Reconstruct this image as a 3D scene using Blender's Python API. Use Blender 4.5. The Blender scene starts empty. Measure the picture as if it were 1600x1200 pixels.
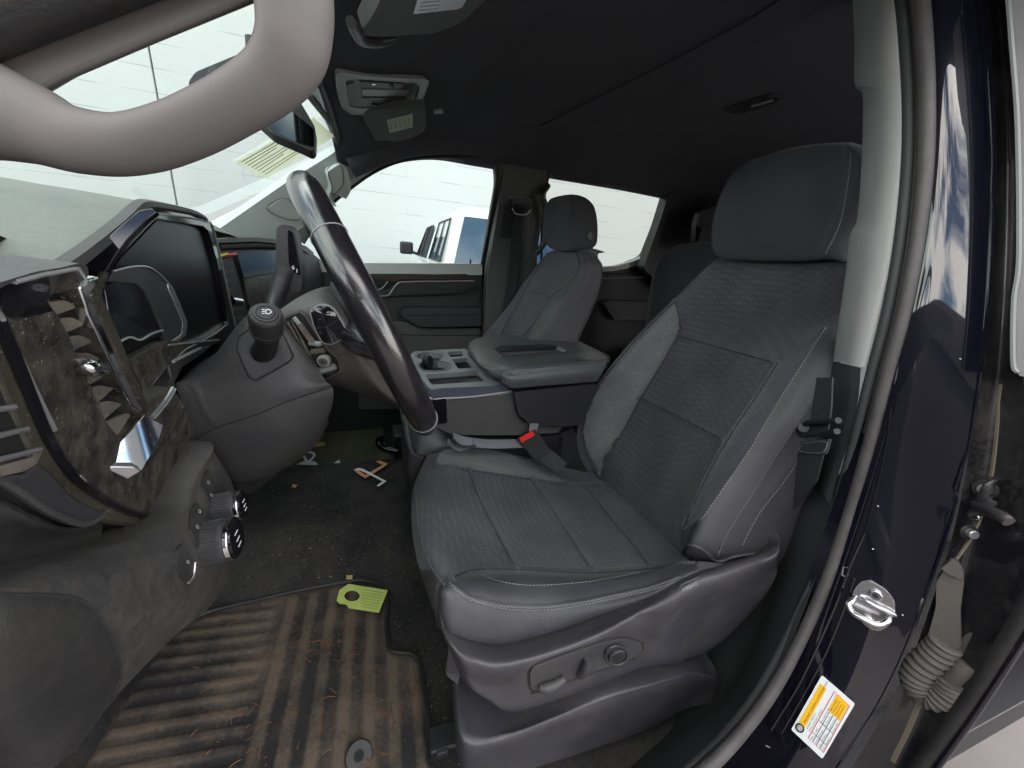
import bpy, bmesh, math, random
import numpy as np
from mathutils import Vector, Matrix, geometry
from mathutils.bvhtree import BVHTree
random.seed(7)
# ---------------------------------------------------------------- camera
scn = bpy.context.scene
C = Vector((-.575, -.213, .841))
YAW, PIT, ROL, FPX = math.radians(19.6), math.radians(18.5), math.radians(5.07), 590.0
_cy, _sy, _cp, _sp = math.cos(YAW), math.sin(YAW), math.cos(PIT), math.sin(PIT)
FW = Vector((_sy*_cp, _cy*_cp, -_sp)); _rt = Vector((_cy, -_sy, 0)); _up = Vector((_sy*_sp, _cy*_sp, _cp))
RT = _rt*math.cos(ROL) + _up*math.sin(ROL); UP = _up*math.cos(ROL) - _rt*math.sin(ROL)
cd = bpy.data.cameras.new('camera'); cam = bpy.data.objects.new('camera', cd); scn.collection.objects.link(cam)
cam.matrix_world = Matrix(((RT.x, UP.x, -FW.x, C.x), (RT.y, UP.y, -FW.y, C.y), (RT.z, UP.z, -FW.z, C.z), (0, 0, 0, 1)))
cd.sensor_width = 36; cd.lens = 36*FPX/1600; cd.clip_start = .01; cd.clip_end = 500
scn.camera = cam
# ---------------------------------------------------------------- sky, sun, exposure
SUN_EL, SUN_AZ = math.radians(44), math.radians(12)      # azimuth from +Y towards +X
wd = bpy.data.worlds.new('World'); scn.world = wd; wd.use_nodes = True
nt = wd.node_tree; bg = nt.nodes['Background']
sky = nt.nodes.new('ShaderNodeTexSky'); sky.sky_type = 'NISHITA'; sky.sun_disc = False
sky.sun_elevation = SUN_EL; sky.sun_rotation = SUN_AZ; sky.air_density = 1.0; sky.dust_density = .6
tc = nt.nodes.new('ShaderNodeTexCoord'); mpn = nt.nodes.new('ShaderNodeMapping'); mpn.inputs['Scale'].default_value = (1, 1, 2.2)
nz = nt.nodes.new('ShaderNodeTexNoise'); nz.inputs['Scale'].default_value = 2.1; nz.inputs['Detail'].default_value = 8; nz.inputs['Roughness'].default_value = .58
cr = nt.nodes.new('ShaderNodeValToRGB'); cr.color_ramp.elements[0].position = .42; cr.color_ramp.elements[1].position = .56
mx = nt.nodes.new('ShaderNodeMix'); mx.data_type = 'RGBA'; mx.inputs[7].default_value = (17, 16.4, 15.6, 1)
nt.links.new(tc.outputs['Generated'], mpn.inputs['Vector']); nt.links.new(mpn.outputs[0], nz.inputs['Vector'])
nt.links.new(nz.outputs['Fac'], cr.inputs[0]); nt.links.new(cr.outputs[0], mx.inputs[0])
nt.links.new(sky.outputs[0], mx.inputs[6]); nt.links.new(mx.outputs[2], bg.inputs['Color'])
bg.inputs['Strength'].default_value = .15
sd = bpy.data.lights.new('sun', 'SUN'); sd.energy = 2.5; sd.angle = math.radians(.5); sd.color = (1, .95, .88)
so = bpy.data.objects.new('sun', sd); scn.collection.objects.link(so)
so.rotation_euler = Vector((math.sin(SUN_AZ)*math.cos(SUN_EL), math.cos(SUN_AZ)*math.cos(SUN_EL), math.sin(SUN_EL))).to_track_quat('Z', 'Y').to_euler()
so.location = (0, 0, 30)
scn.view_settings.view_transform = 'Standard'; scn.view_settings.look = 'None'
scn.view_settings.exposure = 1.45; scn.view_settings.gamma = 1
try: scn.view_settings.use_curve_mapping = False
except Exception: pass
scn.cycles.max_bounces = 10; scn.cycles.diffuse_bounces = 5; scn.cycles.glossy_bounces = 4; scn.cycles.transparent_max_bounces = 16
scn.cycles.sample_clamp_indirect = 6; scn.cycles.use_denoising = True

# ---------------------------------------------------------------- helpers
COL = scn.collection
def ray(u, v): return FW + RT*((u-800)/FPX) + UP*((600-v)/FPX)
def P(u, v, x=None, y=None, z=None, d=None):              # the point of a known plane that a sight line meets
    r = ray(u, v)
    if x is not None: t = (x-C.x)/r.x
    elif y is not None: t = (y-C.y)/r.y
    elif z is not None: t = (z-C.z)/r.z
    else: t = d
    return C + r*t
def PX(p):
    d = Vector(p)-C; w = d.dot(FW); return (800+FPX*d.dot(RT)/w, 600-FPX*d.dot(UP)/w)
def pl(pt, n):
    pt = Vector(pt); n = Vector(n)
    def f(u, v, off=0.0):
        r = ray(u, v); return C + r*((pt-C).dot(n)/r.dot(n)) - r.normalized()*off
    return f
def ypl(y): return pl((0, y, 0), (0, 1, 0))
def xpl(x): return pl((x, 0, 0), (1, 0, 0))
def zpl(z): return pl((0, 0, z), (0, 0, 1))
def pl3(a, b, c): a, b, c = Vector(a), Vector(b), Vector(c); return pl(a, (b-a).cross(c-a))
def surf(objs, base=0.0):                                  # points on the surface of things already built
    if not isinstance(objs, (list, tuple)): objs = [objs]
    trees = []
    for o in objs:
        bm = bmesh.new(); bm.from_mesh(o.data); bm.transform(o.matrix_world); trees.append((BVHTree.FromBMesh(bm), 0)); bm.free()
    def f(u, v, off=0.0):
        r = ray(u, v).normalized(); best = None
        for t, _ in trees:
            h = t.ray_cast(C, r)
            if h[0] is not None and (best is None or h[3] < best[3]): best = h
        if best is None:
            bd = 1e9
            for k in range(8, 60):
                q = C + r*(k*.04)
                for t, _ in trees:
                    h = t.find_nearest(q)
                    if h[3] < bd: bd = h[3]; best = h
        n = best[1]
        if n.dot(r) > 0: n = -n
        return best[0] + n*(off+base)
    return f
def linkobj(name, me, mat, parent=None):
    o = bpy.data.objects.new(name, me); COL.objects.link(o)
    if mat is not None:
        for m in (mat if isinstance(mat, (list, tuple)) else [mat]): me.materials.append(m)
    if parent is not None: o.parent = parent
    return o
def finish(o, smooth=True, ang=38, bev=0, seg=2, sol=0, sub=0):
    me = o.data
    if smooth:
        me.polygons.foreach_set('use_smooth', [True]*len(me.polygons))
        me.set_sharp_from_angle(angle=math.radians(ang))
    if sol:
        m = o.modifiers.new('thickness', 'SOLIDIFY'); m.thickness = abs(sol); m.offset = -1 if sol > 0 else 1; m.use_even_offset = False
    if bev:
        m = o.modifiers.new('edge', 'BEVEL'); m.width = bev; m.segments = seg; m.limit_method = 'ANGLE'; m.angle_limit = math.radians(40); m.harden_normals = False
    if sub:
        m = o.modifiers.new('sub', 'SUBSURF'); m.levels = sub; m.render_levels = sub
    return o
def fromlists(name, vs, fs, mat, parent=None, **k):
    me = bpy.data.meshes.new(name); me.from_pydata([tuple(v) for v in vs], [], fs); me.validate(); me.update()
    o = linkobj(name, me, mat, parent); return finish(o, **k)
def empty(name, label, cat, loc=(0, 0, 0), group=None, kind=None):
    o = bpy.data.objects.new(name, None); COL.objects.link(o); o.empty_display_size = .1
    o['label'] = label; o['category'] = cat
    if group: o['group'] = group
    if kind: o['kind'] = kind
    o['_loc'] = list(loc)
    return o
def tag(o, label, cat, group=None):
    o['label'] = label; o['category'] = cat
    if group: o['group'] = group
    return o
def cm(pts, n, closed=False):                              # Catmull-Rom through points, n steps per span
    pts = [Vector(p) for p in pts]; L = len(pts); out = []
    if L == 2: return [pts[0].lerp(pts[1], i/n) for i in range(n+1)]
    for i in range(L if closed else L-1):
        g = (lambda j: pts[j % L]) if closed else (lambda j: pts[max(0, min(L-1, j))])
        p0, p1, p2, p3 = g(i-1), g(i), g(i+1), g(i+2)
        if not closed and i == 0: p0 = p1*2-p2
        if not closed and i == L-2: p3 = p2*2-p1
        for k in range(n):
            t = k/n
            out.append(.5*((2*p1)+(p2-p0)*t+(2*p0-5*p1+4*p2-p3)*t*t+(3*p1-p0-3*p2+p3)*t*t*t))
    if not closed: out.append(pts[-1].copy())
    return out
def rnd(poly, r, n=4):                                     # round the corners of a 2-D outline
    out = []; L = len(poly)
    for i in range(L):
        a, b, c = Vector(poly[i-1][:2]), Vector(poly[i][:2]), Vector(poly[(i+1) % L][:2])
        d1, d2 = (a-b), (c-b); rr = min(r, d1.length*.45, d2.length*.45)
        if rr < .3: out.append(tuple(b)); continue
        p, q = b+d1.normalized()*rr, b+d2.normalized()*rr
        for k in range(n+1):
            t = k/n; out.append(tuple(p*(1-t)**2+b*2*t*(1-t)+q*t*t))
    return out
def inpoly(x, y, poly):
    c = False; j = len(poly)-1
    for i in range(len(poly)):
        xi, yi = poly[i][0], poly[i][1]; xj, yj = poly[j][0], poly[j][1]
        if (yi > y) != (yj > y) and x < (xj-xi)*(y-yi)/(yj-yi+1e-12)+xi: c = not c
        j = i
    return c
def dpoly(x, y, line):
    best = 1e9
    for i in range(len(line)-1):
        ax, ay = line[i][0], line[i][1]; bx, by = line[i+1][0], line[i+1][1]
        dx, dy = bx-ax, by-ay; t = max(0, min(1, ((x-ax)*dx+(y-ay)*dy)/(dx*dx+dy*dy+1e-9)))
        d = math.hypot(x-ax-t*dx, y-ay-t*dy)
        if d < best: best = d
    return best
def sheet(name, poly, mp, thick, mat, parent=None, holes=(), grid=None, bev=0, r=0, off=0.0, seg=2, ang=38, disp=None, vec=None):
    """a solid plate whose outline is traced in the photograph and lies on the real surface mp; thick metres deep (away from the viewer side)"""
    if r: poly = rnd(poly, r)
    loops = [list(poly)]+[list(h) for h in holes]
    pts = []; edges = []
    for lp in loops:
        s = len(pts); pts += [Vector((p[0], p[1])) for p in lp]
        edges += [(s+i, s+(i+1) % len(lp)) for i in range(len(lp))]
    if grid:
        xs = [p[0] for p in poly]; ys = [p[1] for p in poly]
        x = min(xs)+grid*.5
        while x < max(xs):
            y = min(ys)+grid*.5
            while y < max(ys):
                if inpoly(x, y, poly) and not any(inpoly(x, y, h) for h in holes) and min(dpoly(x, y, l+[l[0]]) for l in loops) > grid*.35: pts.append(Vector((x, y)))
                y += grid
            x += grid
    vo, eo, fo, *_ = geometry.delaunay_2d_cdt(pts, edges, [], 0, 1e-4)
    F = []
    for f in fo:
        cx = sum(vo[i].x for i in f)/len(f); cyy = sum(vo[i].y for i in f)/len(f)
        if inpoly(cx, cyy, poly) and not any(inpoly(cx, cyy, h) for h in holes): F.append(list(f))
    V = [mp(p.x, p.y, off) for p in vo]
    if disp: V = [p + disp(vo[i].x, vo[i].y) for i, p in enumerate(V)]
    # consistent facing: normals towards viewer
    F2 = []
    for f in F:
        a, b, c = V[f[0]], V[f[1]], V[f[2]]
        n = (b-a).cross(c-a)
        F2.append(f if n.dot(C-a) > 0 else f[::-1])
    bm = bmesh.new(); bv = [bm.verts.new(p) for p in V]
    for f in F2:
        try: bm.faces.new([bv[i] for i in f])
        except ValueError: pass
    for v in [v for v in bm.verts if not v.link_faces]: bm.verts.remove(v)
    bm.normal_update()
    if thick:
        if vec is None:
            n = Vector((0, 0, 0))
            for f in bm.faces: n += f.normal*f.calc_area()
            vec = -n.normalized()
        vec = Vector(vec).normalized()*thick
        front = list(bm.verts); mpd = {v: bm.verts.new(v.co+vec) for v in front}
        for f in list(bm.faces): bm.faces.new([mpd[v] for v in reversed(f.verts)])
        for e in list(bm.edges):
            if len(e.link_faces) == 1 and e.verts[0] in mpd and e.verts[1] in mpd:
                f = e.link_faces[0]; a, b = e.verts
                for lp in f.loops:
                    if lp.edge == e: a, b = lp.vert, lp.link_loop_next.vert
                bm.faces.new([b, a, mpd[a], mpd[b]])
    bmesh.ops.dissolve_limit(bm, angle_limit=math.radians(.5), verts=list(bm.verts), edges=list(bm.edges)) if (not grid) else None
    me = bpy.data.meshes.new(name); bm.to_mesh(me); bm.free()
    o = linkobj(name, me, mat, parent)
    return finish(o, bev=bev, seg=seg, ang=ang)
def tube(name, pts, r, mat, parent=None, closed=False, n=6, res=10, flat=None, cap=True, raw=False, upv=None, ang=50):
    """r: radius or list of radii; flat: second radius factor along the frame's side vector"""
    P_ = [Vector(p) for p in pts]
    if raw: path = P_
    else: path = cm(P_, n, closed)
    L = len(path)
    if isinstance(r, (list, tuple)):
        rr = []
        for i in range(L):
            t = i/(L-1)*(len(r)-1); k = min(int(t), len(r)-2); rr.append(r[k]*(1-(t-k))+r[k+1]*(t-k))
    else: rr = [r]*L
    vs = []; fs = []; side = None
    for i in range(L):
        a = path[(i-1) % L] if (closed or i > 0) else path[i]; b = path[(i+1) % L] if (closed or i < L-1) else path[i]
        t = (b-a).normalized()
        if upv is not None: side = t.cross(Vector(upv)).normalized()
        elif side is None:
            side = t.cross(Vector((.13, .37, 1))).normalized()
        else:
            side = (side - t*side.dot(t)).normalized()
        w = t.cross(side).normalized(); fl = flat if flat is not None else 1
        for k in range(res):
            an = 2*math.pi*k/res
            vs.append(path[i]+side*(math.cos(an)*rr[i]*fl)+w*(math.sin(an)*rr[i]))
    for i in range(L if closed else L-1):
        for k in range(res):
            a = i*res+k; b = i*res+(k+1) % res; j = (i+1) % L
            fs.append((a, b, j*res+(k+1) % res, j*res+k))
    if cap and not closed: fs.append(tuple(range(res))[::-1]); fs.append(tuple((L-1)*res+k for k in range(res)))
    return fromlists(name, vs, fs, mat, parent, ang=ang)
def patch(name, rows, nu, nv, mat, parent=None, sol=0, bev=0, sub=0, creases=(), panels=(), bumps=None, ang=50, seg=3, flip=None):
    """smooth surface through rows of 3-D control points; creases: (pixel line, width px, depth m); panels: (material index, pixel polygon)"""
    R1 = [cm(r, nu) for r in rows]; W = len(R1[0])
    cols = [cm([R1[i][j] for i in range(len(rows))], nv) for j in range(W)]
    H = len(cols[0]); V = [cols[j][i] for i in range(H) for j in range(W)]
    F = [(i*W+j, i*W+j+1, (i+1)*W+j+1, (i+1)*W+j) for i in range(H-1) for j in range(W-1)]
    c = len(F)//2; a, b, d = V[F[c][0]], V[F[c][1]], V[F[c][3]]
    fl = ((b-a).cross(d-a)).dot(C-a) < 0 if flip is None else flip
    if fl: F = [f[::-1] for f in F]
    me = bpy.data.meshes.new(name); me.from_pydata([tuple(v) for v in V], [], F); me.update()
    px = [PX(v) for v in V]
    if creases or bumps:
        nr = [v.normal.copy() for v in me.vertices]
        for i, v in enumerate(me.vertices):
            dd = 0
            for line, w, dep in creases:
                d_ = dpoly(px[i][0], px[i][1], line)
                if d_ < w*3: dd += dep*math.exp(-(d_/w)**2)
            if bumps: dd -= bumps(px[i][0], px[i][1])
            if dd: v.co -= nr[i]*dd
    o = linkobj(name, me, mat, parent)
    if panels:
        for p in me.polygons:
            cx = sum(px[i][0] for i in p.vertices)/4; cy_ = sum(px[i][1] for i in p.vertices)/4
            for mi, poly in panels:
                if inpoly(cx, cy_, poly): p.material_index = mi
    return finish(o, sol=sol, bev=bev, sub=sub, ang=ang, seg=seg)
def pyrows(rows): return [[P(u, v, y=y) for u, v, y in r] for r in rows]
def box(name, c, s, mat, parent=None, bev=.002, rot=None, seg=2):
    bm = bmesh.new(); bmesh.ops.create_cube(bm, size=1)
    M = Matrix.Translation(Vector(c)) @ (rot.to_matrix().to_4x4() if rot is not None else Matrix()) @ Matrix.Diagonal((s[0], s[1], s[2], 1))
    bm.transform(M); me = bpy.data.meshes.new(name); bm.to_mesh(me); bm.free()
    o = linkobj(name, me, mat, parent); return finish(o, bev=bev, seg=seg)
def cyl(name, a, b, r, mat, parent=None, r2=None, res=28, bev=0):
    a, b = Vector(a), Vector(b); r2 = r if r2 is None else r2
    t = (b-a).normalized(); s = t.cross(Vector((.2, .3, 1))).normalized(); w = t.cross(s)
    vs = [a+(s*math.cos(2*math.pi*k/res)+w*math.sin(2*math.pi*k/res))*r for k in range(res)]+[b+(s*math.cos(2*math.pi*k/res)+w*math.sin(2*math.pi*k/res))*r2 for k in range(res)]
    fs = [(k, (k+1) % res, res+(k+1) % res, res+k) for k in range(res)]+[tuple(range(res))[::-1], tuple(range(res, 2*res))]
    return fromlists(name, vs, fs, mat, parent, bev=bev)
def prism(name, pts, vec, mat, parent=None, bev=.001, seg=2):
    pts = [Vector(p) for p in pts]; vec = Vector(vec); n = len(pts)
    bm = bmesh.new(); a = [bm.verts.new(p) for p in pts]; b = [bm.verts.new(p+vec) for p in pts]
    bm.faces.new(a); bm.faces.new(b[::-1])
    for i in range(n): bm.faces.new([a[(i+1) % n], a[i], b[i], b[(i+1) % n]])
    bmesh.ops.recalc_face_normals(bm, faces=list(bm.faces))
    me = bpy.data.meshes.new(name); bm.to_mesh(me); bm.free()
    return finish(linkobj(name, me, mat, parent), bev=bev, seg=seg)
def line(name, pts, mp, r, mat, parent=None, off=0.0, n=5, res=6, flat=None, closed=False):
    P2 = cm([Vector((p[0], p[1], 0)) for p in pts], n, closed)
    return tube(name, [mp(p.x, p.y, off) for p in P2], r, mat, parent, raw=True, res=res, flat=flat, closed=closed)
def stitches(name, pts, mp, mat, parent, off=.0008, step=7, dash=.6, r=.0006):
    """a run of thread stitches, one mesh"""
    P2 = cm([Vector((p[0], p[1], 0)) for p in pts], 12); vs = []; fs = []; acc = 0
    seglen = [0]
    for i in range(1, len(P2)): seglen.append(seglen[-1]+(P2[i]-P2[i-1]).length)
    def at(s):
        for i in range(1, len(P2)):
            if seglen[i] >= s:
                t = (s-seglen[i-1])/max(1e-6, seglen[i]-seglen[i-1]); return P2[i-1].lerp(P2[i], t)
        return P2[-1]
    s = 0
    while s < seglen[-1]-step:
        a, b = at(s), at(s+step*dash); A, B = mp(a.x, a.y, off), mp(b.x, b.y, off)
        t = (B-A).normalized(); sd_ = t.cross((C-A).normalized()).normalized(); w = t.cross(sd_)
        k0 = len(vs)
        for q in (A, B):
            for sx, sw in ((1, 0), (0, 1), (-1, 0), (0, -1)): vs.append(q+sd_*sx*r+w*sw*r)
        for k in range(4): fs.append((k0+k, k0+(k+1) % 4, k0+4+(k+1) % 4, k0+4+k))
        fs += [(k0, k0+3, k0+2, k0+1), (k0+4, k0+5, k0+6, k0+7)]
        s += step
    return fromlists(name, vs, fs, mat, parent, smooth=False)
_fontcache = {}
def text(name, body, mp, o, rv, uv, mat, parent, off=.0006, thick=0):
    """real lettering: o = pixel of lower left, rv / uv = pixel vectors of one em to the right / up, laid on surface mp"""
    if body not in _fontcache:
        cu = bpy.data.curves.new('t', 'FONT'); cu.body = body; cu.size = 1; cu.resolution_u = 2
        ob = bpy.data.objects.new('t', cu); COL.objects.link(ob)
        dg = bpy.context.evaluated_depsgraph_get(); me = bpy.data.meshes.new_from_object(ob.evaluated_get(dg))
        _fontcache[body] = ([v.co.copy() for v in me.vertices], [tuple(p.vertices) for p in me.polygons])
        bpy.data.objects.remove(ob); bpy.data.curves.remove(cu); bpy.data.meshes.remove(me)
    vs, fs = _fontcache[body]
    V = [mp(o[0]+rv[0]*v.x+uv[0]*v.y, o[1]+rv[1]*v.x+uv[1]*v.y, off) for v in vs]
    return fromlists(name, V, fs, mat, parent, smooth=False)
def ell(cx, cy, rx, ry, n=24, rot=0):
    c, s = math.cos(rot), math.sin(rot)
    return [(cx+rx*math.cos(2*math.pi*k/n)*c-ry*math.sin(2*math.pi*k/n)*s, cy+rx*math.cos(2*math.pi*k/n)*s+ry*math.sin(2*math.pi*k/n)*c) for k in range(n)]
def join(objs, name=None):                                 # several shapes of one part -> one mesh
    base = objs[0]; bm = bmesh.new()
    mats = []
    for o in objs:
        dg = bpy.context.evaluated_depsgraph_get()
        me = bpy.data.meshes.new_from_object(o.evaluated_get(dg)) if o.modifiers else o.data
        idx = []
        for m in o.data.materials:
            if m not in mats: mats.append(m)
            idx.append(mats.index(m))
        n0 = len(bm.faces); bm.from_mesh(me); bm.faces.ensure_lookup_table()
        for f in bm.faces[n0:]: f.material_index = idx[f.material_index] if idx else 0
    sm = bpy.data.meshes.new(name or base.name); bm.to_mesh(sm); bm.free()
    par = base.parent; nm = name or base.name
    for o in objs: bpy.data.objects.remove(o)
    return linkobj(nm, sm, mats, par)

# ---------------------------------------------------------------- materials
def newmat(name):
    m = bpy.data.materials.new(name); m.use_nodes = True; return m, m.node_tree, m.node_tree.nodes['Principled BSDF']
def N(nt, t, **k):
    n = nt.nodes.new(t)
    for a, b in k.items():
        if a in n.inputs.keys(): n.inputs[a].default_value = b
        else: setattr(n, a, b)
    return n
def mat(name, col, rough=.5, metal=0, bump=0, bscale=400, dust=0, dcol=(.16, .13, .09), dscale=6, dlo=.45, dhi=.65, var=0, vscale=12, coat=0, sheen=0, spec=.5, weave=0, wscale=300, rvar=0, speck=0):
    m, nt, b = newmat(name)
    b.inputs['Base Color'].default_value = (*col, 1); b.inputs['Roughness'].default_value = rough; b.inputs['Metallic'].default_value = metal
    b.inputs['Specular IOR Level'].default_value = spec
    if coat: b.inputs['Coat Weight'].default_value = coat; b.inputs['Coat Roughness'].default_value = .03; b.inputs['Coat IOR'].default_value = 1.65
    if sheen: b.inputs['Sheen Weight'].default_value = sheen; b.inputs['Sheen Roughness'].default_value = .5
    tcn = N(nt, 'ShaderNodeTexCoord'); cs = None
    co = tcn.outputs['Object']
    if var:
        n1 = N(nt, 'ShaderNodeTexNoise', Scale=vscale, Detail=5.0, Roughness=.65); nt.links.new(co, n1.inputs['Vector'])
        mr = N(nt, 'ShaderNodeMapRange'); mr.inputs[1].default_value = .3; mr.inputs[2].default_value = .7; mr.inputs[3].default_value = 1-var; mr.inputs[4].default_value = 1+var
        nt.links.new(n1.outputs['Fac'], mr.inputs[0])
        mm = N(nt, 'ShaderNodeVectorMath', operation='SCALE'); mm.inputs[0].default_value = col
        nt.links.new(mr.outputs[0], mm.inputs['Scale']); cs = mm.outputs[0]
    if dust:
        n2 = N(nt, 'ShaderNodeTexNoise', Scale=dscale, Detail=9.0, Roughness=.7); nt.links.new(co, n2.inputs['Vector'])
        n3 = N(nt, 'ShaderNodeTexNoise', Scale=dscale*22, Detail=4.0, Roughness=.7); nt.links.new(co, n3.inputs['Vector'])
        ad = N(nt, 'ShaderNodeMath', operation='MULTIPLY_ADD'); ad.inputs[1].default_value = .35; nt.links.new(n3.outputs['Fac'], ad.inputs[0])
        sb = N(nt, 'ShaderNodeMath', operation='MULTIPLY'); sb.inputs[1].default_value = .66; nt.links.new(n2.outputs['Fac'], sb.inputs[0]); nt.links.new(sb.outputs[0], ad.inputs[2])
        mr2 = N(nt, 'ShaderNodeMapRange'); mr2.inputs[1].default_value = dlo; mr2.inputs[2].default_value = dhi; mr2.inputs[3].default_value = 0; mr2.inputs[4].default_value = dust
        nt.links.new(ad.outputs[0], mr2.inputs[0])
        mxc = N(nt, 'ShaderNodeMix', data_type='RGBA'); mxc.inputs[6].default_value = (*col, 1); mxc.inputs[7].default_value = (*dcol, 1)
        if cs: nt.links.new(cs, mxc.inputs[6])
        nt.links.new(mr2.outputs[0], mxc.inputs[0]); cs = mxc.outputs[2]
        mr3 = N(nt, 'ShaderNodeMapRange'); mr3.inputs[3].default_value = rough; mr3.inputs[4].default_value = max(rough, .85); nt.links.new(mr2.outputs[0], mr3.inputs[0]); nt.links.new(mr3.outputs[0], b.inputs['Roughness'])
    if speck:
        n5 = N(nt, 'ShaderNodeTexVoronoi', Scale=380.0); nt.links.new(co, n5.inputs['Vector'])
        n6 = N(nt, 'ShaderNodeTexNoise', Scale=30.0, Detail=3.0); nt.links.new(co, n6.inputs['Vector'])
        l1 = N(nt, 'ShaderNodeMath', operation='LESS_THAN'); l1.inputs[1].default_value = .16; nt.links.new(n5.outputs['Distance'], l1.inputs[0])
        l2 = N(nt, 'ShaderNodeMath', operation='GREATER_THAN'); l2.inputs[1].default_value = .56; nt.links.new(n6.outputs['Fac'], l2.inputs[0])
        l3 = N(nt, 'ShaderNodeMath', operation='MULTIPLY'); nt.links.new(l1.outputs[0], l3.inputs[0]); nt.links.new(l2.outputs[0], l3.inputs[1])
        l4 = N(nt, 'ShaderNodeMath', operation='MULTIPLY'); l4.inputs[1].default_value = speck; nt.links.new(l3.outputs[0], l4.inputs[0])
        mxs = N(nt, 'ShaderNodeMix', data_type='RGBA'); mxs.inputs[6].default_value = (*col, 1); mxs.inputs[7].default_value = (.34, .32, .28, 1)
        if cs: nt.links.new(cs, mxs.inputs[6])
        nt.links.new(l4.outputs[0], mxs.inputs[0]); cs = mxs.outputs[2]
    if cs: nt.links.new(cs, b.inputs['Base Color'])
    hs = None
    if bump:
        n4 = N(nt, 'ShaderNodeTexNoise', Scale=bscale, Detail=3.0); nt.links.new(co, n4.inputs['Vector']); hs = n4.outputs['Fac']
    if weave:
        wv = N(nt, 'ShaderNodeTexVoronoi', Scale=wscale); nt.links.new(co, wv.inputs['Vector'])
        if hs:
            a2 = N(nt, 'ShaderNodeMath', operation='ADD'); nt.links.new(hs, a2.inputs[0]); nt.links.new(wv.outputs['Distance'], a2.inputs[1]); hs = a2.outputs[0]
        else: hs = wv.outputs['Distance']
        bump = max(bump, weave)
    if hs:
        bn = N(nt, 'ShaderNodeBump'); bn.inputs['Strength'].default_value = bump; bn.inputs['Distance'].default_value = .001
        nt.links.new(hs, bn.inputs['Height']); nt.links.new(bn.outputs[0], b.inputs['Normal'])
    return m
def glass(name, tint, rough=0):
    m, nt, b = newmat(name); nt.nodes.remove(b); out = nt.nodes['Material Output']
    tr = N(nt, 'ShaderNodeBsdfTransparent'); tr.inputs[0].default_value = (*tint, 1); gl = N(nt, 'ShaderNodeBsdfGlossy'); gl.inputs['Roughness'].default_value = .02
    fr = N(nt, 'ShaderNodeFresnel'); fr.inputs[0].default_value = 1.35; ms = N(nt, 'ShaderNodeMixShader')
    nt.links.new(fr.outputs[0], ms.inputs[0]); nt.links.new(tr.outputs[0], ms.inputs[1]); nt.links.new(gl.outputs[0], ms.inputs[2]); nt.links.new(ms.outputs[0], out.inputs[0]); return m
def fabric(name, c1, c2, scale=900, bump=.5):
    m, nt, b = newmat(name); tcn = N(nt, 'ShaderNodeTexCoord'); co = tcn.outputs['Object']
    n1 = N(nt, 'ShaderNodeTexNoise', Scale=scale, Detail=2.0, Roughness=.8); nt.links.new(co, n1.inputs['Vector'])
    n2 = N(nt, 'ShaderNodeTexNoise', Scale=7.0, Detail=6.0); nt.links.new(co, n2.inputs['Vector'])
    mr = N(nt, 'ShaderNodeMapRange'); mr.inputs[1].default_value = .38; mr.inputs[2].default_value = .64; nt.links.new(n1.outputs['Fac'], mr.inputs[0])
    mc = N(nt, 'ShaderNodeMix', data_type='RGBA'); mc.inputs[6].default_value = (*c1, 1); mc.inputs[7].default_value = (*c2, 1); nt.links.new(mr.outputs[0], mc.inputs[0])
    m2 = N(nt, 'ShaderNodeMapRange'); m2.inputs[1].default_value = .3; m2.inputs[2].default_value = .75; m2.inputs[3].default_value = .82; m2.inputs[4].default_value = 1.25; nt.links.new(n2.outputs['Fac'], m2.inputs[0])
    sc = N(nt, 'ShaderNodeVectorMath', operation='SCALE'); nt.links.new(mc.outputs[2], sc.inputs[0]); nt.links.new(m2.outputs[0], sc.inputs['Scale']); nt.links.new(sc.outputs[0], b.inputs['Base Color'])
    b.inputs['Roughness'].default_value = .92; b.inputs['Specular IOR Level'].default_value = .25
    b.inputs['Sheen Weight'].default_value = .12; b.inputs['Sheen Roughness'].default_value = .4
    bn = N(nt, 'ShaderNodeBump'); bn.inputs['Strength'].default_value = bump; bn.inputs['Distance'].default_value = .0008; nt.links.new(n1.outputs['Fac'], bn.inputs['Height']); nt.links.new(bn.outputs[0], b.inputs['Normal'])
    return m
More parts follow.
